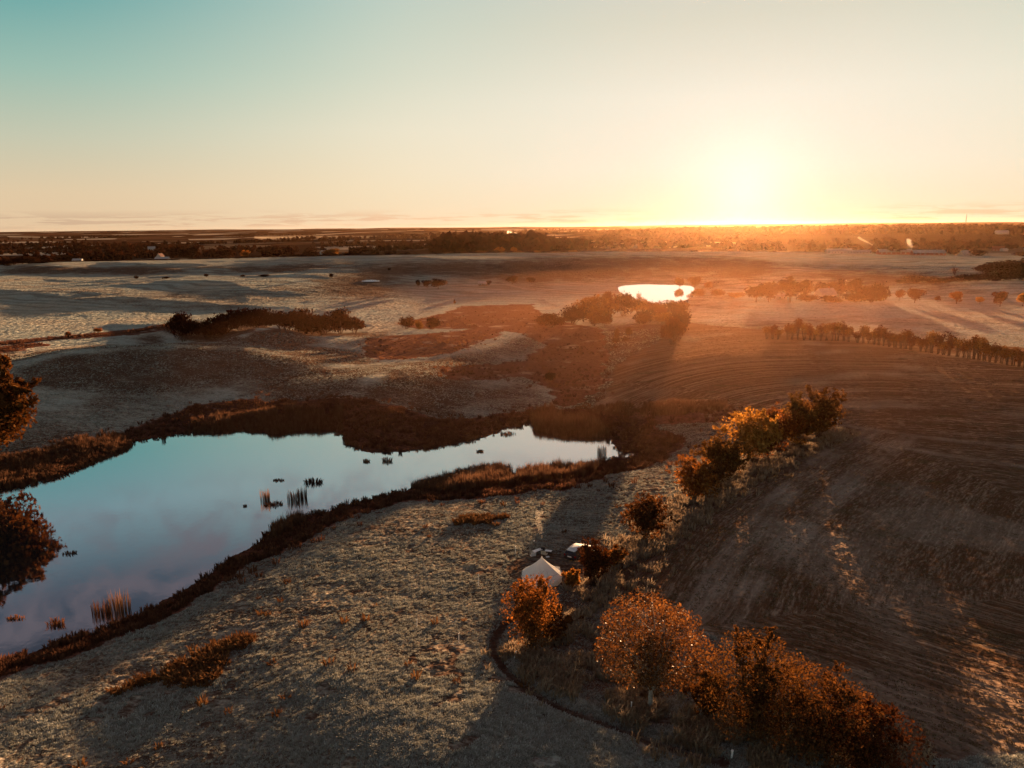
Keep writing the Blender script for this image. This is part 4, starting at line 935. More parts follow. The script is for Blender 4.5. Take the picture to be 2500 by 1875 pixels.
scatter('reeds', 'tall dry reeds standing along the pond and in its shallow end', np.concatenate(P_), np.concatenate(S_), SRC_REED)
# reed clumps standing alone in the water: things of their own
def clump(name, label, px, py, w_px, h_px, mat, kind='reed', seed=0, n=None):
    x, y = on_plane(px, py, 0.0); p = Vector((x, y, 0.0)); W = metres(p, w_px); H = max(height_to(p, px, py-h_px), 0.25)
    rng = np.random.default_rng(900+seed); n = n or int(14+W*26)
    big = blade_mesh(name, rng, n, H, W*0.9, 0.09 if kind == 'reed' else 0.14, 0.12 if kind == 'reed' else 0.6, mat)
    big.data.transform(Matrix.Diagonal((1.0, 0.65, 1.0, 1.0))); big.data.transform(Matrix.Translation((0, 0, -0.08)))
    COL.objects.link(big); big.location = p
    return tag(big, label, 'reeds', 'clumps standing in the pond')
CL = [(648, 1222, 24, 32, 'reed', 'upright reed clump in the middle of the pond, behind the low dark mat'), (716, 1222, 30, 26, 'reed', 'reed clump in the middle of the pond, left part of the wider row'), (738, 1216, 26, 30, 'reed', 'reed clump in the middle of the pond, right part of the wider row'),
      (668, 1232, 46, 9, 'mat', 'low dark mat of weed below the upright reed clump'), (765, 1179, 46, 13, 'mat', 'low dark cushion of weed in the middle of the pond, nearest the far shore'), (680, 1173, 26, 6, 'mat', 'thin line of weed left of the low dark cushion'), (598, 1236, 9, 7, 'mat', 'tiny dark dot of weed left of the upright reed clump'),
      (294, 1492, 48, 56, 'reed', 'big leafy reed clump near the shore in the lower left of the pond'), (250, 1497, 44, 34, 'reed', 'shorter reeds on the left side of the big leafy clump'), (137, 1524, 36, 18, 'mat', 'grassy yellow cushion left of the big leafy clump'), (38, 1510, 36, 9, 'mat', 'faint low weed at the far left of the pond'),
      (170, 1352, 30, 8, 'mat', 'flat reddish weed beside the mirrored tree'), (895, 1127, 18, 9, 'mat', 'small dark weed cushion left of another near the marsh spit'), (946, 1126, 26, 12, 'mat', 'larger dark weed cushion near the marsh spit'), (822, 1061, 14, 6, 'mat', 'tiny weed cushion close to the far shore'),
      (1172, 1103, 20, 7, 'mat', 'small weed cushion in the bright neck of the pond'), (1470, 1110, 26, 26, 'reed', 'few tall stalks standing in the bright end of the pond'), (1240, 1060, 40, 8, 'mat', 'long weed cushion off the reeds at the bright end'), (400, 1075, 10, 14, 'reed', 'tiny clump of stalks off the far shore in the left half of the pond'), (382, 1074, 14, 4, 'mat', 'flat weed left of the tiny clump of stalks off the far shore')]
for i, (px, py, w_, h_, kd, lab) in enumerate(CL):
    clump('reed_clump' if kd == 'reed' else 'weed_cushion', lab, px, py, w_, h_, G_REED if kd == 'reed' else G_SEDGE, kd, i)
# tall straw along the hedge and fence strip, bracken patch, other rough growth
def along(P, n, wd, off=0.0):
    seg = np.linalg.norm(np.diff(P, axis=0), axis=1); cum = np.concatenate([[0], np.cumsum(seg)]); t = rg.uniform(0, cum[-1], n)
    i = np.clip(np.searchsorted(cum, t)-1, 0, len(seg)-1); u = ((t-cum[i])/seg[i])[:, None]; q = P[i]*(1-u)+P[i+1]*u
    d = (P[i+1]-P[i])/seg[i][:, None]; nrm_ = np.stack([d[:, 1], -d[:, 0]], 1); return q+nrm_*(rg.normal(size=n)*wd+off)[:, None]
q = np.concatenate([along(HEDGE_LINE, 8000, 2.4), along(world_poly([(1290, 1490), (1400, 1520), (1500, 1580), (1620, 1640), (1740, 1700)], 7.5), 3800, 1.5), along(world_poly([(1110, 1400), (1150, 1440), (1230, 1490), (1330, 1540), (1480, 1620), (1600, 1690)], 7.0), 2600, 1.8)])
ok = masks(q[:, 0], q[:, 1])[2] < 0.5; q = q[ok]
ok = (fbm(q[:, 0]/2.4, q[:, 1]/2.4, 131, 2) > -0.3) & (np.hypot(q[:, 0]-CAMP[0], q[:, 1]-CAMP[1]) > 6.5); q = q[ok]
scatter('tall_grass', 'tall bleached grass along the hedge and the fence strip', np.stack([q[:, 0], q[:, 1], terrain(q[:, 0], q[:, 1])], 1), rnd_scale(len(q), 0.6, 1.35), SRC_TALL)
BR = [world_poly(b, 3.5) for b in ([(320, 1455), (400, 1410), (470, 1375), (545, 1372), (560, 1390), (500, 1430), (470, 1490), (420, 1500), (380, 1470)], [(970, 1122), (1010, 1112), (1095, 1112), (1100, 1125), (1040, 1135), (980, 1135)], [(230, 1470), (290, 1445), (330, 1450), (280, 1485)])]
P_ = []
for B in BR:
    lo, hi = B.min(0), B.max(0); n = int((hi[0]-lo[0])*(hi[1]-lo[1])*5); x = rg.uniform(lo[0], hi[0], n); y = rg.uniform(lo[1], hi[1], n)
    k_ = (sdf(B, x, y)+1.4*fbm(x/2.5, y/2.5, 133, 3) < 0); P_.append(np.stack([x[k_], y[k_]], 1))
q = np.concatenate(P_); x, y = fan(420, 60, 150, p=1.0); k_ = (masks(x, y)[0] < .2) & (masks(x, y)[1] < .2) & (terrain(x, y) > 0.4); q = np.concatenate([q, np.stack([x[k_], y[k_]], 1)[:45]])
scatter('bracken', 'rusty bracken patch and stray weeds on the foreground pasture', np.stack([q[:, 0], q[:, 1], terrain(q[:, 0], q[:, 1])], 1), rnd_scale(len(q), 0.5, 1.2), SRC_BRACKEN)
# ------------------------------------------------------------------ the camp
CANVAS = bpy.data.materials.new('cotton_canvas'); CANVAS.use_nodes = True
_t = NT(CANVAS.node_tree); _nz = _t.noise(_t.n('ShaderNodeTexCoord').outputs['Object'], 1.6, 4)
_c = _t.mix(_t.sstep(_nz, 0.3, 0.7), (0.84, 0.84, 0.82, 1), (0.88, 0.88, 0.86, 1))
_t.n('ShaderNodeOutputMaterial', inputs={0: _t.n('ShaderNodeMixShader', inputs={0: 0.34, 1: _t.n('ShaderNodeBsdfDiffuse', inputs={0: _c}), 2: _t.n('ShaderNodeBsdfTranslucent', inputs={0: _c})})})
WHITE = plain('white_paint', (0.80, 0.79, 0.77), 0.5); ROPE = plain('pale_rope', (0.55, 0.50, 0.42), 0.9); WOOD = plain('weathered_wood', (0.24, 0.17, 0.11), 0.8, vary=0.3)
STEEL = plain('dark_steel', (0.05, 0.045, 0.04), 0.5, 0.5, 0.7); CLOTH = plain('beige_cloth', (0.55, 0.47, 0.37), 0.9, vary=0.15); CHAR = plain('charred_wood', (0.02, 0.015, 0.012), 0.9)
class MB:
    """collects simple shapes into one mesh"""
    def __init__(s): s.v = []; s.f = []
    def add(s, v, f):
        b = len(s.v); s.v += [tuple(q) for q in v]; s.f += [tuple(b+i for i in q) for q in f]; return s
    def box(s, c, d, rz=0.0, taper=1.0):
        x, y, z = d[0]/2, d[1]/2, d[2]/2; co, si = math.cos(rz), math.sin(rz); v = []
        for k_, q in ((-z, 1), (z, taper)):
            for a, b in ((-x, -y), (x, -y), (x, y), (-x, y)):
                a, b = a*q, b*q; v.append((c[0]+a*co-b*si, c[1]+a*si+b*co, c[2]+k_))
        return s.add(v, [(0, 3, 2, 1), (4, 5, 6, 7), (0, 1, 5, 4), (1, 2, 6, 5), (2, 3, 7, 6), (3, 0, 4, 7)])
    def rod(s, a, b, r, n=6, r2=None):
        a, b = Vector(a), Vector(b); v, f = tubes([[(a, r), (b, r if r2 is None else r2)]], n)
        k_ = len(v); f = [tuple(int(i) for i in q) for q in f]+[tuple(range(n))[::-1], tuple(range(n, 2*n))]
        return s.add([tuple(q) for q in v], f)
    def lathe(s, c, prof, n=16):
        v = []; f = []
        for r, z in prof:
            for i in range(n): a = 2*math.pi*i/n; v.append((c[0]+r*math.cos(a), c[1]+r*math.sin(a), c[2]+z))
        for j in range(len(prof)-1):
            for i in range(n): i2 = (i+1) % n; f.append((j*n+i, j*n+i2, (j+1)*n+i2, (j+1)*n+i))
        return s.add(v, f)
    def build(s, name, mat, parent=None, smooth=False):
        return mesh_obj(name, s.v, s.f, mat, parent, smooth)
def empty(name, loc, rz=0.0, label=None, cat=None, group=None):
    o = bpy.data.objects.new(name, None); COL.objects.link(o); o.location = loc; o.rotation_euler = (0, 0, rz); o.empty_display_size = 0.3
    return tag(o, label, cat, group)
def flat_spot(px, py):
    p = ground(px, py); return Vector((p.x, p.y, float(terrain(np.array([p.x]), np.array([p.y]))[0])))

tp = flat_spot(1323, 1424)
tp = tp + Vector((tp.x, tp.y, 0)).normalized()*1.0
tent = empty('bell_tent', (tp.x, tp.y, tp.z-0.03), R(12), 'white canvas bell tent pitched on the knoll behind the golden shrub', 'tent')
RAD, EAVE, APEX, NP = 2.55, 0.85, 3.15, 12
def tent_ring(a, u, bow=0.0):                     # u: 0 at the apex, 1 at the eave; the cloth sags between seams and down the slope
    r = RAD*u; z = APEX-(APEX-EAVE)*(u**0.86); return Vector((r*math.cos(a)*(1-bow), r*math.sin(a)*(1-bow), z-bow*0.5*u))
for i in range(NP):
    a0, a1 = 2*math.pi*i/NP, 2*math.pi*(i+1)/NP
    mb = MB(); v = []; f = []; NU, NA = 7, 5
    for j in range(NU+1):
        for q in range(NA+1):
            t = q/NA; v.append(tent_ring(a0+(a1-a0)*t, max(j/NU, 0.03), 0.045*math.sin(math.pi*t)*math.sin(math.pi*min(j/NU, 0.95))))
    for j in range(NU):
        for q in range(NA): b = j*(NA+1)+q; f.append((b, b+NA+1, b+NA+2, b+1))
    mb.add(v, f); mb.build('roof_panel', CANVAS, tent, True)
    mb = MB(); v = []
    for z, k_ in ((EAVE-0.02, 0.975), (0.45, 0.985), (0.02, 1.0)):
        for q in range(4):
            a = a0+(a1-a0)*q/3; w_ = 1-0.012*math.sin(math.pi*q/3); v.append((RAD*k_*w_*math.cos(a), RAD*k_*w_*math.sin(a), z))
    mb.add(v, [(j*4+q, (j+1)*4+q, (j+1)*4+q+1, j*4+q+1) for j in range(2) for q in range(3)]); mb.build('wall_panel', CANVAS, tent)
    mb = MB(); v = []                              # scalloped valance hanging from the eave
    for q in range(7):
        a = a0+(a1-a0)*q/6; d_ = 0.09+0.07*abs(math.sin(math.pi*q/6)); v += [(RAD*1.035*math.cos(a), RAD*1.035*math.sin(a), EAVE+0.015), (RAD*1.045*math.cos(a), RAD*1.045*math.sin(a), EAVE-d_)]
    mb.add(v, [(2*q, 2*q+1, 2*q+3, 2*q+2) for q in range(6)]); mb.build('valance', CANVAS, tent)
    am = a0; e = Vector((RAD*1.03*math.cos(am), RAD*1.03*math.sin(am), EAVE)); gpt = Vector((RAD*1.62*math.cos(am), RAD*1.62*math.sin(am), 0.05))
    gu = MB().rod(e, gpt, 0.012, 4).build('guy_rope', ROPE, tent)
    MB().rod(gpt+Vector((0, 0, 0.08)), gpt-Vector((0, 0, 0.2)), 0.02, 5).build('peg', STEEL, gu)
fin = MB().lathe((0, 0, 0), [(0.14, APEX-0.12), (0.10, APEX-0.02), (0.03, APEX+0.05), (0.0, APEX+0.08)], 10).build('apex_cap', CANVAS, tent, True)
MB().rod((0, 0, 0), (0, 0, APEX-0.03), 0.03).build('centre_pole', WOOD, tent)
# the doorway: an A-shaped porch flap standing proud of the roof on the far right side
da = R(28)-R(12); dv = Vector((math.cos(da), math.sin(da), 0)); dn = Vector((-dv.y, dv.x, 0))
pk = dv*RAD*1.05+Vector((0, 0, 1.12)); rt = dv*RAD*0.72+Vector((0, 0, 1.44))
for s_ in (-1, 1):
    ft = dv*RAD*1.05+dn*0.60*s_; mid_ = dv*RAD*0.86+dn*0.50*s_+Vector((0, 0, 0.99))
    MB().add([rt, pk, ft, mid_], [(0, 1, 2, 3)]).build('door_flap', CANVAS, tent)
    MB().rod(pk, ft, 0.02, 5).build('door_pole', WOOD, tent)
MB().add([pk-dv*0.03, dv*RAD*1.02+dn*0.7, dv*RAD*1.02-dn*0.7], [(0, 1, 2)]).build('door_curtain', CANVAS, tent)

# ---- the car, tail towards us
cpos = flat_spot(1391, 1379); cpos = cpos + Vector((cpos.x, cpos.y, 0)).normalized()*0.9
hd = ground(1432, 1352)-ground(1391, 1379); car_rz = math.atan2(hd.y, hd.x)-math.pi/2
BODY = plain('dark_plum_paint', (0.030, 0.016, 0.018), 0.3, 0.5); GLASS = plain('dark_glass', (0.012, 0.012, 0.014), 0.12, 0.6)
RIME = plain('rimed_roof', (0.62, 0.63, 0.62), 0.6, 0.3, vary=0.12, vscale=3); TYRE = plain('tyre_rubber', (0.02, 0.02, 0.02), 0.9); ALLOY = plain('alloy_rim', (0.45, 0.45, 0.46), 0.35, 0.5, 0.8)
REDL = plain('tail_lamp_red', (0.30, 0.015, 0.012), 0.2, 0.6); PLATE = plain('number_plate_white', (0.80, 0.80, 0.78), 0.4); TRIM = plain('black_trim', (0.018, 0.017, 0.017), 0.6)
car = empty('parked_car', (cpos.x, cpos.y, cpos.z), car_rz, 'dark plum estate car with rime on its roof, parked beside the dark upright shrub', 'car')
Lc, Wc = 4.75, 1.84                                   # y runs from the tail (0) to the nose
def loft(sections, closed=True):
    """rings of equal length joined into one skin"""
    n = len(sections[0]); v = [q for s_ in sections for q in s_]; f = []
    for j in range(len(sections)-1):
        for i in range(n): i2 = (i+1) % n; f.append((j*n+i, (j+1)*n+i, (j+1)*n+i2, j*n+i2))
    f.append(tuple(range(n))); f.append(tuple(range((len(sections)-1)*n, len(sections)*n))[::-1]); return v, f
def hull(y, hw, z0, z1, top=0.93, n=4):
    """rounded car body section at y"""
    ring = []; c = 0.12
    pts_ = [(-hw*0.93, z0), (-hw, z0+0.18), (-hw, z1-0.25), (-hw*top, z1-0.04), (-hw*top*0.9, z1), (hw*top*0.9, z1), (hw*top, z1-0.04), (hw, z1-0.25), (hw, z0+0.18), (hw*0.93, z0)]
    return [(x, y, z) for x, z in pts_]
hw = Wc/2
v, f = loft([hull(-0.02, hw*0.90, 0.36, 0.90), hull(0.06, hw*0.96, 0.28, 0.98), hull(0.35, hw, 0.24, 1.0), hull(1.2, hw, 0.24, 1.0), hull(2.6, hw, 0.24, 0.98), hull(3.4, hw*0.99, 0.24, 0.95), hull(4.2, hw*0.95, 0.26, 0.84), hull(4.6, hw*0.86, 0.30, 0.72), hull(4.74, hw*0.72, 0.36, 0.60)])
MB().add(v, f).build('body', BODY, car, False)
def house(y, hw_, z0, z1): return [(-hw_[0], y, z0), (-hw_[1], y, z1), (hw_[1], y, z1), (hw_[0], y, z0)]
v, f = loft([house(0.10, (hw*0.90, hw*0.86), 0.95, 1.0), house(0.42, (hw*0.92, hw*0.74), 0.97, 1.47), house(0.75, (hw*0.93, hw*0.75), 0.97, 1.52), house(1.9, (hw*0.93, hw*0.76), 0.97, 1.54), house(2.7, (hw*0.93, hw*0.72), 0.96, 1.46), house(3.55, (hw*0.92, hw*0.86), 0.92, 0.96)])
MB().add(v, f).build('glasshouse', GLASS, car)
rv = []; rf = []
prof = [(0.33, 1.455, 0.73), (0.60, 1.535, 0.735), (1.2, 1.565, 0.745), (1.9, 1.572, 0.745), (2.45, 1.535, 0.73), (2.80, 1.46, 0.71)]
for y_, z_, k_ in prof: rv += [(-hw*k_-0.02, y_, z_-0.05), (-hw*k_*0.9, y_, z_), (0, y_, z_+0.02), (hw*k_*0.9, y_, z_), (hw*k_+0.02, y_, z_-0.05)]
for j in range(len(prof)-1):
    for i in range(4): b = j*5+i; rf.append((b, b+1, b+6, b+5))
roof = MB().add(rv, rf).build('roof', RIME, car, True)
for s_ in (-1, 1):
    MB().rod((s_*hw*0.70, 0.7, 1.60), (s_*hw*0.69, 2.35, 1.60), 0.02, 6).build('roof_rail', TRIM, roof)
    for y0, y1 in ((0.42, 0.12), (1.28, 1.22), (2.18, 2.14), (2.72, 3.42)):   # pillars in body colour
        MB().rod((s_*hw*0.745, y0, 1.47), (s_*hw*0.925, y1, 0.98), 0.035, 6).build('pillar', BODY, car)
    MB().box((s_*hw*0.86, 0.03, 0.82), (0.20, 0.12, 0.24)).build('tail_lamp', REDL, car)
    MB().box((s_*hw*0.72, 4.58, 0.66), (0.34, 0.16, 0.12), 0).build('headlight', GLASS, car)
    MB().box((s_*(hw+0.10), 3.02, 1.02), (0.2, 0.12, 0.14)).build('wing_mirror', BODY, car)
    for y_ in (0.92, 3.72):
        wv = MB(); wv.lathe((0, 0, 0), [(0.20, -0.11), (0.31, -0.11), (0.335, -0.07), (0.335, 0.07), (0.31, 0.11), (0.20, 0.11)], 20); wh = wv.build('wheel', TYRE, car, True)
        wh.rotation_euler = (0, math.pi/2, 0); wh.location = (s_*(hw-0.09), y_, 0.335)
        MB().lathe((0, 0, 0), [(0.0, 0.085), (0.06, 0.10), (0.19, 0.085), (0.205, 0.02), (0.205, -0.06)], 12).build('rim', ALLOY, wh) if s_ > 0 else MB().lathe((0, 0, 0), [(0.0, -0.085), (0.06, -0.10), (0.19, -0.085), (0.205, -0.02), (0.205, 0.06)], 12).build('rim', ALLOY, wh)
MB().box((0, -0.03, 0.46), (Wc*0.88, 0.16, 0.22)).build('bumper', TRIM, car)
MB().box((0, 0.30, 1.47), (Wc*0.70, 0.30, 0.04)).build('spoiler', RIME, car)
MB().box((-0.05, -0.035, 0.70), (0.60, 0.03, 0.15)).build('number_plate', PLATE, car)

# ---- things set out beyond the tent
def table(px, py, rz, L_, W_, H_, label, grp=None):
    p = flat_spot(px, py); t = empty('camp_table', p, rz, label, 'table')
    n_ = 4
    for i in range(n_): MB().box((0, -W_/2+W_*(i+0.5)/n_, H_-0.02), (L_, W_/n_-0.02, 0.04)).build('tabletop_board', WHITE, t)
    for sx in (-1, 1):
        for sy in (-1, 1): MB().rod((sx*L_*0.42, sy*W_*0.42, 0), (sx*L_*0.36, sy*W_*0.34, H_-0.04), 0.025).build('leg', STEEL, t)
    MB().rod((-L_*0.37, 0, H_*0.5), (L_*0.37, 0, H_*0.5), 0.018).build('stretcher', STEEL, t)
    return t
table(1312, 1352, R(38), 1.45, 0.62, 0.55, 'long white slatted camp table, left of the fire bowl beyond the tent')
table(1339, 1353, R(-18), 0.95, 0.55, 0.50, 'short white camp table, right of the fire bowl beyond the tent')
p = flat_spot(1324, 1349); fb = empty('fire_bowl', p, 0, 'dark steel fire bowl smoking between the two white tables', 'fire bowl')
MB().lathe((0, 0, 0), [(0.05, 0.28), (0.30, 0.34), (0.44, 0.50), (0.47, 0.55), (0.43, 0.53), (0.28, 0.38), (0.0, 0.33)], 18).build('bowl', STEEL, fb, True)
for i in range(3): a = 2.09*i; MB().rod((0.30*math.cos(a), 0.30*math.sin(a), 0.40), (0.42*math.cos(a), 0.42*math.sin(a), 0), 0.025).build('leg', STEEL, fb)
for i in range(4): a = 0.8*i; MB().rod((0.28*math.cos(a), 0.28*math.sin(a), 0.48), (-0.25*math.cos(a+.3), -0.25*math.sin(a+.3), 0.60), 0.045, 6).build('log', CHAR, fb)
def chair(px, py, rz, mat, label, wide=0.55):
    p = flat_spot(px, py); c = empty('camp_chair', p, rz, label, 'chair')
    MB().box((0, 0, 0.42), (wide, 0.52, 0.06)).build('seat', mat, c)
    b = MB().box((0, 0, 0), (wide, 0.05, 0.58)).build('backrest', mat, c); b.location = (0, 0.30, 0.72); b.rotation_euler = (R(-14), 0, 0)
    for sx in (-1, 1):
        MB().rod((sx*wide*0.48, -0.28, 0), (sx*wide*0.48, 0.24, 0.44), 0.02).build('leg', WOOD, c); MB().rod((sx*wide*0.44, 0.30, 0), (sx*wide*0.44, -0.24, 0.44), 0.02).build('leg', WOOD, c)
        MB().box((sx*wide*0.52, 0.02, 0.62), (0.05, 0.50, 0.035)).build('armrest', WOOD, c)
chair(1301, 1363, R(200), WHITE, 'white camp chair standing close behind the left shoulder of the tent', 0.72)
chair(1329, 1359, R(150), CLOTH, 'beige padded camp chair facing the fire, just over the tip of the tent', 0.80)
p = flat_spot(1337, 1362); ty = empty('serving_tray', p+Vector((0, 0, 0.12)), R(20), 'small white tray on a low stump right of the beige chair', 'tray'); MB().box((0, 0, 0.02), (0.46, 0.32, 0.03)).build('tray_base', WHITE, ty)
for q in ((0, 0.16, 0.05, 0.46, 0.02), (0, -0.16, 0.05, 0.46, 0.02), (0.23, 0, 0.05, 0.02, 0.30), (-0.23, 0, 0.05, 0.02, 0.30)): MB().box((q[0], q[1], q[2]), (q[3], q[4], 0.05)).build('rim', WHITE, ty)
st_ = empty('tree_stump', p, 0, 'low sawn stump carrying the white tray', 'stump'); MB().lathe((0, 0, 0), [(0.24, -0.1), (0.21, 0.05), (0.20, 0.118), (0.0, 0.118)], 12).build('log', WOOD, st_, True)
p = flat_spot(1304, 1339); ln_ = empty('camp_lantern', p, 0, 'small white lantern on a stick beyond the long white table', 'lantern')
MB().rod((0, 0, -0.2), (0, 0, 1.0), 0.015).build('stick', WOOD, ln_); MB().lathe((0, 0, 0), [(0.0, 0.98), (0.09, 1.0), (0.10, 1.16), (0.05, 1.24), (0.0, 1.26)], 10).build('lamp', WHITE, ln_, True)
# slim fence posts on the pasture
for px, b, t, lab in [(1168, 1432, 1402, 'thin pale fence post on the pasture left of the golden shrub'), (1258, 1352, 1334, 'thin pale fence post on the pasture above left of the tent'), (1018, 1532, 1512, 'thin pale fence post standing alone in the middle of the foreground pasture'),
                      (1120, 1570, 1546, 'thin pale fence post close to the worn track, left of it'), (1254, 1612, 1590, 'leaning pale post in the straw inside the bend of the worn track'), (1540, 1744, 1714, 'thin pale post left of the trunk of the copper tree'), (1786, 1852, 1832, 'stubby pale post at the foot of the tall brown bush')]:
    p = flat_spot(px, b); H = max(height_to(p, px, t), 0.6); o = empty('fence_post', p, 0, lab, 'post', 'pale posts on the foreground pasture')
    k_ = 0.09 if 'stubby' in lab else 0.05; l_ = 0.25 if 'leaning' in lab else 0.04
    MB().rod((0, 0, -0.3), (l_, 0, H), k_, 6, k_*0.9).build('pole', WHITE, o); MB().lathe((l_, 0, H), [(k_*1.2, -0.06), (k_*1.3, 0.02), (0, 0.05)], 8).build('cap', WHITE, o)

# ------------------------------------------------------------------ houses, barns and masts
ROOF_RED = plain('red_roof_tiles', (0.16, 0.055, 0.035), 0.8, vary=0.25, vscale=1.5); ROOF_GREY = plain('rimed_grey_roof', (0.33, 0.31, 0.30), 0.7, vary=0.15, vscale=1); BRICK = plain('red_brick_wall', (0.22, 0.085, 0.055), 0.85, vary=0.2); LIME = plain('whitewashed_wall', (0.42, 0.39, 0.35), 0.8, vary=0.08); PANE = plain('window_pane', (0.03, 0.035, 0.04), 0.1, 0.6)
def gable_house(name, label, px, r, L_, D_, Hw, Hr, rz, wall, roofm, nwin=4, chimney=True, cat='house', py=None):
    p = ground(px, py) if py else at_dist(px, r)
    h = empty(name, (p.x, p.y, p.z-0.1), rz, label, cat)
    MB().add([(-L_/2, -D_/2, -0.6), (L_/2, -D_/2, -0.6), (L_/2, D_/2, -0.6), (-L_/2, D_/2, -0.6), (-L_/2, -D_/2, Hw), (L_/2, -D_/2, Hw), (L_/2, D_/2, Hw), (-L_/2, D_/2, Hw), (-L_/2, 0, Hw+Hr-0.06), (L_/2, 0, Hw+Hr-0.06)],
             [(0, 1, 5, 4), (2, 3, 7, 6), (1, 2, 6, 9, 5), (3, 0, 4, 8, 7)]).build('wall', wall, h)
    o_ = 0.45; mb = MB()
    for s_ in (-1, 1):
        zz = Hw-o_*Hr/(D_/2)
        mb.add([(-L_/2-o_, s_*(D_/2+o_), zz), (L_/2+o_, s_*(D_/2+o_), zz), (L_/2+o_, 0, Hw+Hr), (-L_/2-o_, 0, Hw+Hr), (-L_/2-o_, s_*(D_/2+o_), zz+0.18), (L_/2+o_, s_*(D_/2+o_), zz+0.18), (L_/2+o_, 0, Hw+Hr+0.18), (-L_/2-o_, 0, Hw+Hr+0.18)],
               [(0, 1, 2, 3), (4, 7, 6, 5), (0, 4, 5, 1), (1, 5, 6, 2), (3, 2, 6, 7), (0, 3, 7, 4)])
    rf_ = mb.build('roof', roofm, h)
    if chimney: MB().box((L_*0.22, 0, Hw+Hr+0.4), (0.7, 0.7, 1.4)).build('chimney', BRICK, rf_)
    for i in range(nwin):
        x_ = -L_/2+L_*(i+0.5)/nwin
        if i == nwin//2 and nwin > 2:
            MB().box((x_, -D_/2-0.03, 1.0), (1.0, 0.08, 2.1)).build('door', WOOD, h); continue
        fr_ = MB().box((x_, -D_/2-0.03, Hw*0.58), (min(1.3, L_/nwin*0.5), 0.08, Hw*0.4)).build('window', WHITE, h)
        MB().box((x_, -D_/2-0.085, Hw*0.58), (min(1.05, L_/nwin*0.4), 0.04, Hw*0.32)).build('pane', PANE, fr_)
    return h
gable_house('farmhouse', 'farmhouse with a rimed roof and a pale gable among the farm trees', 2014, 0, 11, 7, 2.8, 3.6, R(20), LIME, ROOF_GREY, 4, py=729)
gable_house('farm_shed', 'low pale shed glimpsed left in the gap of the farm trees', 1906, 0, 6, 4, 2.2, 1.4, R(5), LIME, ROOF_GREY, 2, False, 'shed', py=731)
gable_house('small_shed', 'pale-roofed field shed beside a small tree in the frosty valley', 1180, 0, 7, 4.5, 2.0, 1.2, R(-8), WOOD, ROOF_GREY, 2, False, 'shed', py=697)
gable_house('white_barn', 'long white barn with a raised middle beyond the shining field', 2032, 1120, 34, 11, 3.6, 3.2, R(-4), LIME, ROOF_GREY, 8, False, 'barn')
gable_house('white_barn', 'shorter white wing joined to the right of the long white barn', 2085, 1128, 26, 9, 3.0, 2.2, R(-4), LIME, ROOF_GREY, 6, False, 'barn')
gable_house('red_barn', 'long red barn under a grey roof in front of the big round tree', 2165, 1105, 42, 12, 3.4, 3.6, R(-6), BRICK, ROOF_GREY, 7, False, 'barn')
gable_house('red_barn', 'long red barn with pale doors right of the white smoke', 2245, 1105, 40, 12, 3.4, 3.4, R(-6), BRICK, ROOF_GREY, 7, False, 'barn')
gable_house('grey_house', 'small grey house between the red barns and the grove', 2338, 1110, 18, 9, 3.2, 4.0, R(10), LIME, ROOF_GREY, 4)
gable_house('red_house', 'red-roofed house beyond the grove at the right', 2412, 1350, 15, 9, 3.4, 4.4, R(-30), BRICK, ROOF_RED, 4)
gable_house('pale_shed', 'bright pale shed right of the red-roofed house', 2426, 1330, 9, 6, 2.8, 1.6, R(10), LIME, ROOF_GREY, 2, False, 'shed')
gable_house('white_farm', 'white farm at the right picture edge before the dark slope', 2494, 1390, 22, 9, 3.2, 3.6, R(5), LIME, ROOF_GREY, 5, True, 'farm')
gable_house('hill_house', 'pale house on the wooded slope far right of the sun', 2415, 2300, 30, 12, 5, 5, R(-10), LIME, ROOF_GREY, 4)
gable_house('pale_house', 'pale house with a bright roof among the dark trees at the far left', 212, 1290, 13, 8, 2.6, 2.6, R(8), LIME, ROOF_GREY, 4)
gable_house('long_house', 'long low white house before two big dark round trees', 415, 1200, 19, 8, 2.6, 2.6, R(4), LIME, ROOF_GREY, 6)
gable_house('gable_house', 'white gabled house just above the long low white one', 411, 1330, 10, 8, 5.0, 4.5, R(80), LIME, ROOF_RED, 2)
gable_house('white_house', 'tiny white house in the trees beyond the golden tree', 802, 1420, 12, 8, 4, 3.6, R(60), LIME, ROOF_GREY, 2)
gable_house('white_house', 'tiny white house left of the big wood beside the pale fields', 1044, 1700, 16, 9, 5, 4, R(70), LIME, ROOF_GREY, 2)
gable_house('grey_barn', 'grey barn just left of the tiny white house by the big wood', 1024, 1720, 26, 12, 5, 4, R(0), BRICK, ROOF_GREY, 4, False, 'barn')
gable_house('white_house', 'tiny white house in the plain under the low cloud on the left', 392, 2000, 16, 9, 5, 4, R(30), LIME, ROOF_GREY, 2)
# white sheeted clamp in the valley
p = ground(905, 687); cl = empty('silage_clamp', p, R(4), 'long low clamp covered in shiny white sheeting on the frosty slope', 'clamp')
Lk = metres(p, 42); v = []; 
for i in range(13):
    x_ = -Lk/2+Lk*i/12; hh = 1.3*math.sin(math.pi*(i+0.4)/12.8)**0.4
    for q in range(7): a = math.pi*q/6; v.append((x_, -2.6*math.cos(a), hh*math.sin(a)*(1+0.08*math.sin(i*2.3))-0.05))
MB().add(v, [(i*7+q, (i+1)*7+q, (i+1)*7+q+1, i*7+q+1) for i in range(12) for q in range(6)]).build('sheeting', plain('white_sheeting', (0.78, 0.80, 0.82), 0.35, 0.5), cl, True)
for i in range(7): MB().lathe((-Lk/2+Lk*(i+1)/8, -1.6, 0.85), [(0.2, -0.08), (0.36, -0.08), (0.36, 0.1), (0.2, 0.1)], 10).build('tyre_weight', TYRE, cl)
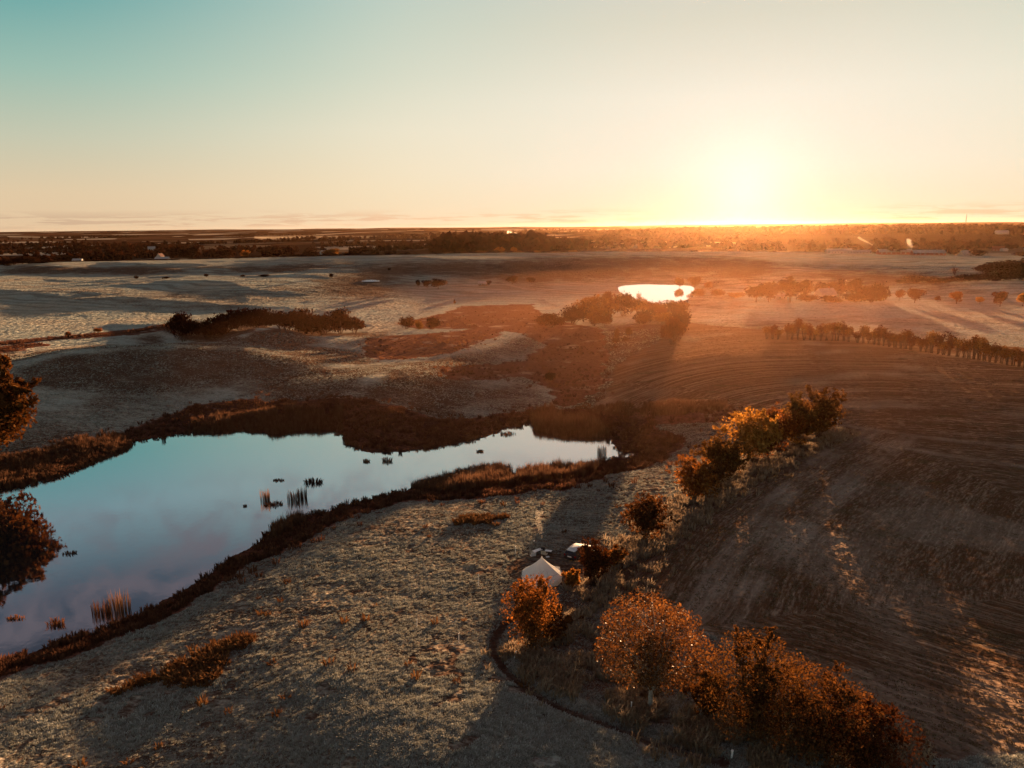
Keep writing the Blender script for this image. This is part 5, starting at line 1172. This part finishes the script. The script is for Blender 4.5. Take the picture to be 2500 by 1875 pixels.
# flagpole and masts
p = ground(2062, 730); fp = empty('flagpole', p, 0, 'white flagpole in front of the farm trees', 'flagpole'); H = height_to(p, 2062, 684)
MB().rod((0, 0, -0.3), (0, 0, H), 0.16, 6, 0.10).build('pole', WHITE, fp); MB().lathe((0, 0, H), [(0.0, -0.1), (0.2, 0.05), (0.0, 0.25)], 8).build('knob', WHITE, fp)
for px, t, b, lab in [(2327, 523, 545, 'tall mast standing on the skyline far right of the sun'), (1622, 537, 556, 'thin mast on the skyline left of the sun, right one of two'), (1618, 538, 556, 'thin mast on the skyline left of the sun, left one of two')]:
    p = at_dist(px, 3400, False); H = height_to(p, px, t); o = empty('skyline_mast', p, 0, lab, 'mast', 'masts on the skyline'); k_ = 1.6 if px > 2000 else 0.8
    MB().rod((0, 0, -2), (0, 0, H*0.75), k_, 6, k_*0.8).build('shaft', STEEL, o); MB().rod((0, 0, H*0.75), (0, 0, H), k_*0.7, 6, k_*0.4).build('spire', STEEL, o)
    for s_ in (0.55, 0.85): MB().lathe((0, 0, H*s_), [(k_, -0.6), (k_*1.9, -0.4), (k_*1.9, 0.4), (k_, 0.6)], 8).build('platform', STEEL, o)

# ------------------------------------------------------------------ smoke and mist
def vapour(name, label, segs, dens, aniso=0.6, col=(1, 0.93, 0.85, 1)):
    v, f = tubes(segs, 10); v0, n_ = len(v), 10
    faces = [tuple(int(i) for i in q) for q in f]; faces.append(tuple(range(n_))[::-1]); faces.append(tuple(range(v0-n_, v0)))
    m = bpy.data.materials.new(name); m.use_nodes = True; t = NT(m.node_tree); q = t.n('ShaderNodeVolumePrincipled')
    q.inputs['Color'].default_value = col; q.inputs['Density'].default_value = dens; q.inputs['Anisotropy'].default_value = aniso
    t.t.links.new(q.outputs[0], t.n('ShaderNodeOutputMaterial').inputs['Volume'])
    return tag(mesh_obj(name, [tuple(p_) for p_ in v], faces, m), label, kind='stuff')
def plume(name, label, p, H, drift, r0, r1, dens, **kw):
    line = [(Vector((p.x+drift[0]*u+0.4*r1*math.sin(u*7)*u, p.y+drift[1]*u, p.z+H*u)), r0+(r1-r0)*u**0.8) for u in [i/9 for i in range(10)]]
    return vapour(name, label, [line], dens, **kw)
plume('campfire_smoke', 'faint smoke rising from the fire bowl', fb.location+Vector((0, 0, 0.55)), 5.2, (-0.5, 1.2), 0.16, 0.6, 0.035)
p = at_dist(2206, 1140); plume('chimney_smoke', 'puff of white smoke between the red barns', p+Vector((0, 0, 7)), 13, (-6, 0), 1.2, 3.5, 0.014)
p = at_dist(2112, 1140); plume('chimney_smoke', 'wisp of smoke bending left from a roof right of the white barn', p+Vector((0, 0, 12)), 11, (-22, 0), 0.8, 1.8, 0.02)
p = at_dist(1280, 3000, False); plume('chimney_smoke', 'pale smoke drifting over the plain behind the big wood', p+Vector((0, 0, 8)), 14, (-70, 0), 4, 9, 0.02)
def mist(name, label, px0, px1, r0, r1, thick, dens):
    c = []
    for a, b in ((px0, r0), (px1, r0), (px1, r1), (px0, r1)):
        q = at_dist(a, b, False); c.append(q)
    z0 = min(q.z for q in c)-1.0; v = [(q.x, q.y, z0) for q in c]+[(q.x, q.y, z0+thick+1) for q in c]
    m = bpy.data.materials.new(name); m.use_nodes = True; t = NT(m.node_tree); q = t.n('ShaderNodeVolumePrincipled')
    q.inputs['Color'].default_value = (1, 0.86, 0.72, 1); q.inputs['Density'].default_value = dens; q.inputs['Anisotropy'].default_value = 0.6
    t.t.links.new(q.outputs[0], t.n('ShaderNodeOutputMaterial').inputs['Volume'])
    return tag(mesh_obj(name, v, [(0, 3, 2, 1), (4, 5, 6, 7), (0, 1, 5, 4), (1, 2, 6, 5), (2, 3, 7, 6), (3, 0, 4, 7)], m), label, kind='stuff')
mist('ground_mist', 'sheet of low mist over the plain left of the big wood', 640, 1180, 3300, 4600, 8, 0.00012)
def flare_mist(name, label, px, py, rx, ry, h, dens, aniso=0.72, col=(1, 0.45, 0.20, 1)):  # ellipsoid of orange mist, added to stand in for lens flare
    p = ground(px, py); v = []; f = []; nu, nv = 28, 10
    for j in range(nv+1):
        e = -math.pi/2+math.pi*j/nv
        for i in range(nu): a = 2*math.pi*i/nu; v.append((p.x+rx*math.cos(e)*math.cos(a), p.y+ry*math.cos(e)*math.sin(a), p.z+2+h*math.sin(e)))
    for j in range(nv):
        for i in range(nu): i2 = (i+1) % nu; f.append((j*nu+i, j*nu+i2, (j+1)*nu+i2, (j+1)*nu+i))
    m = bpy.data.materials.new(name); m.use_nodes = True; t = NT(m.node_tree); q = t.n('ShaderNodeVolumePrincipled')
    q.inputs['Color'].default_value = col; q.inputs['Density'].default_value = dens; q.inputs['Anisotropy'].default_value = aniso
    t.t.links.new(q.outputs[0], t.n('ShaderNodeOutputMaterial').inputs['Volume'])
    return tag(mesh_obj(name, v, f, m), label, kind='stuff')
flare_mist('ground_mist', 'thin bank of orange mist added as a flare wash over the marsh end and the sown field below the sun', 1690, 850, 185, 150, 26, 0.6e-4)
mist('ground_mist', 'sheet of low mist over the fields behind the big wood', 1380, 1620, 2000, 2250, 5, 0.002)
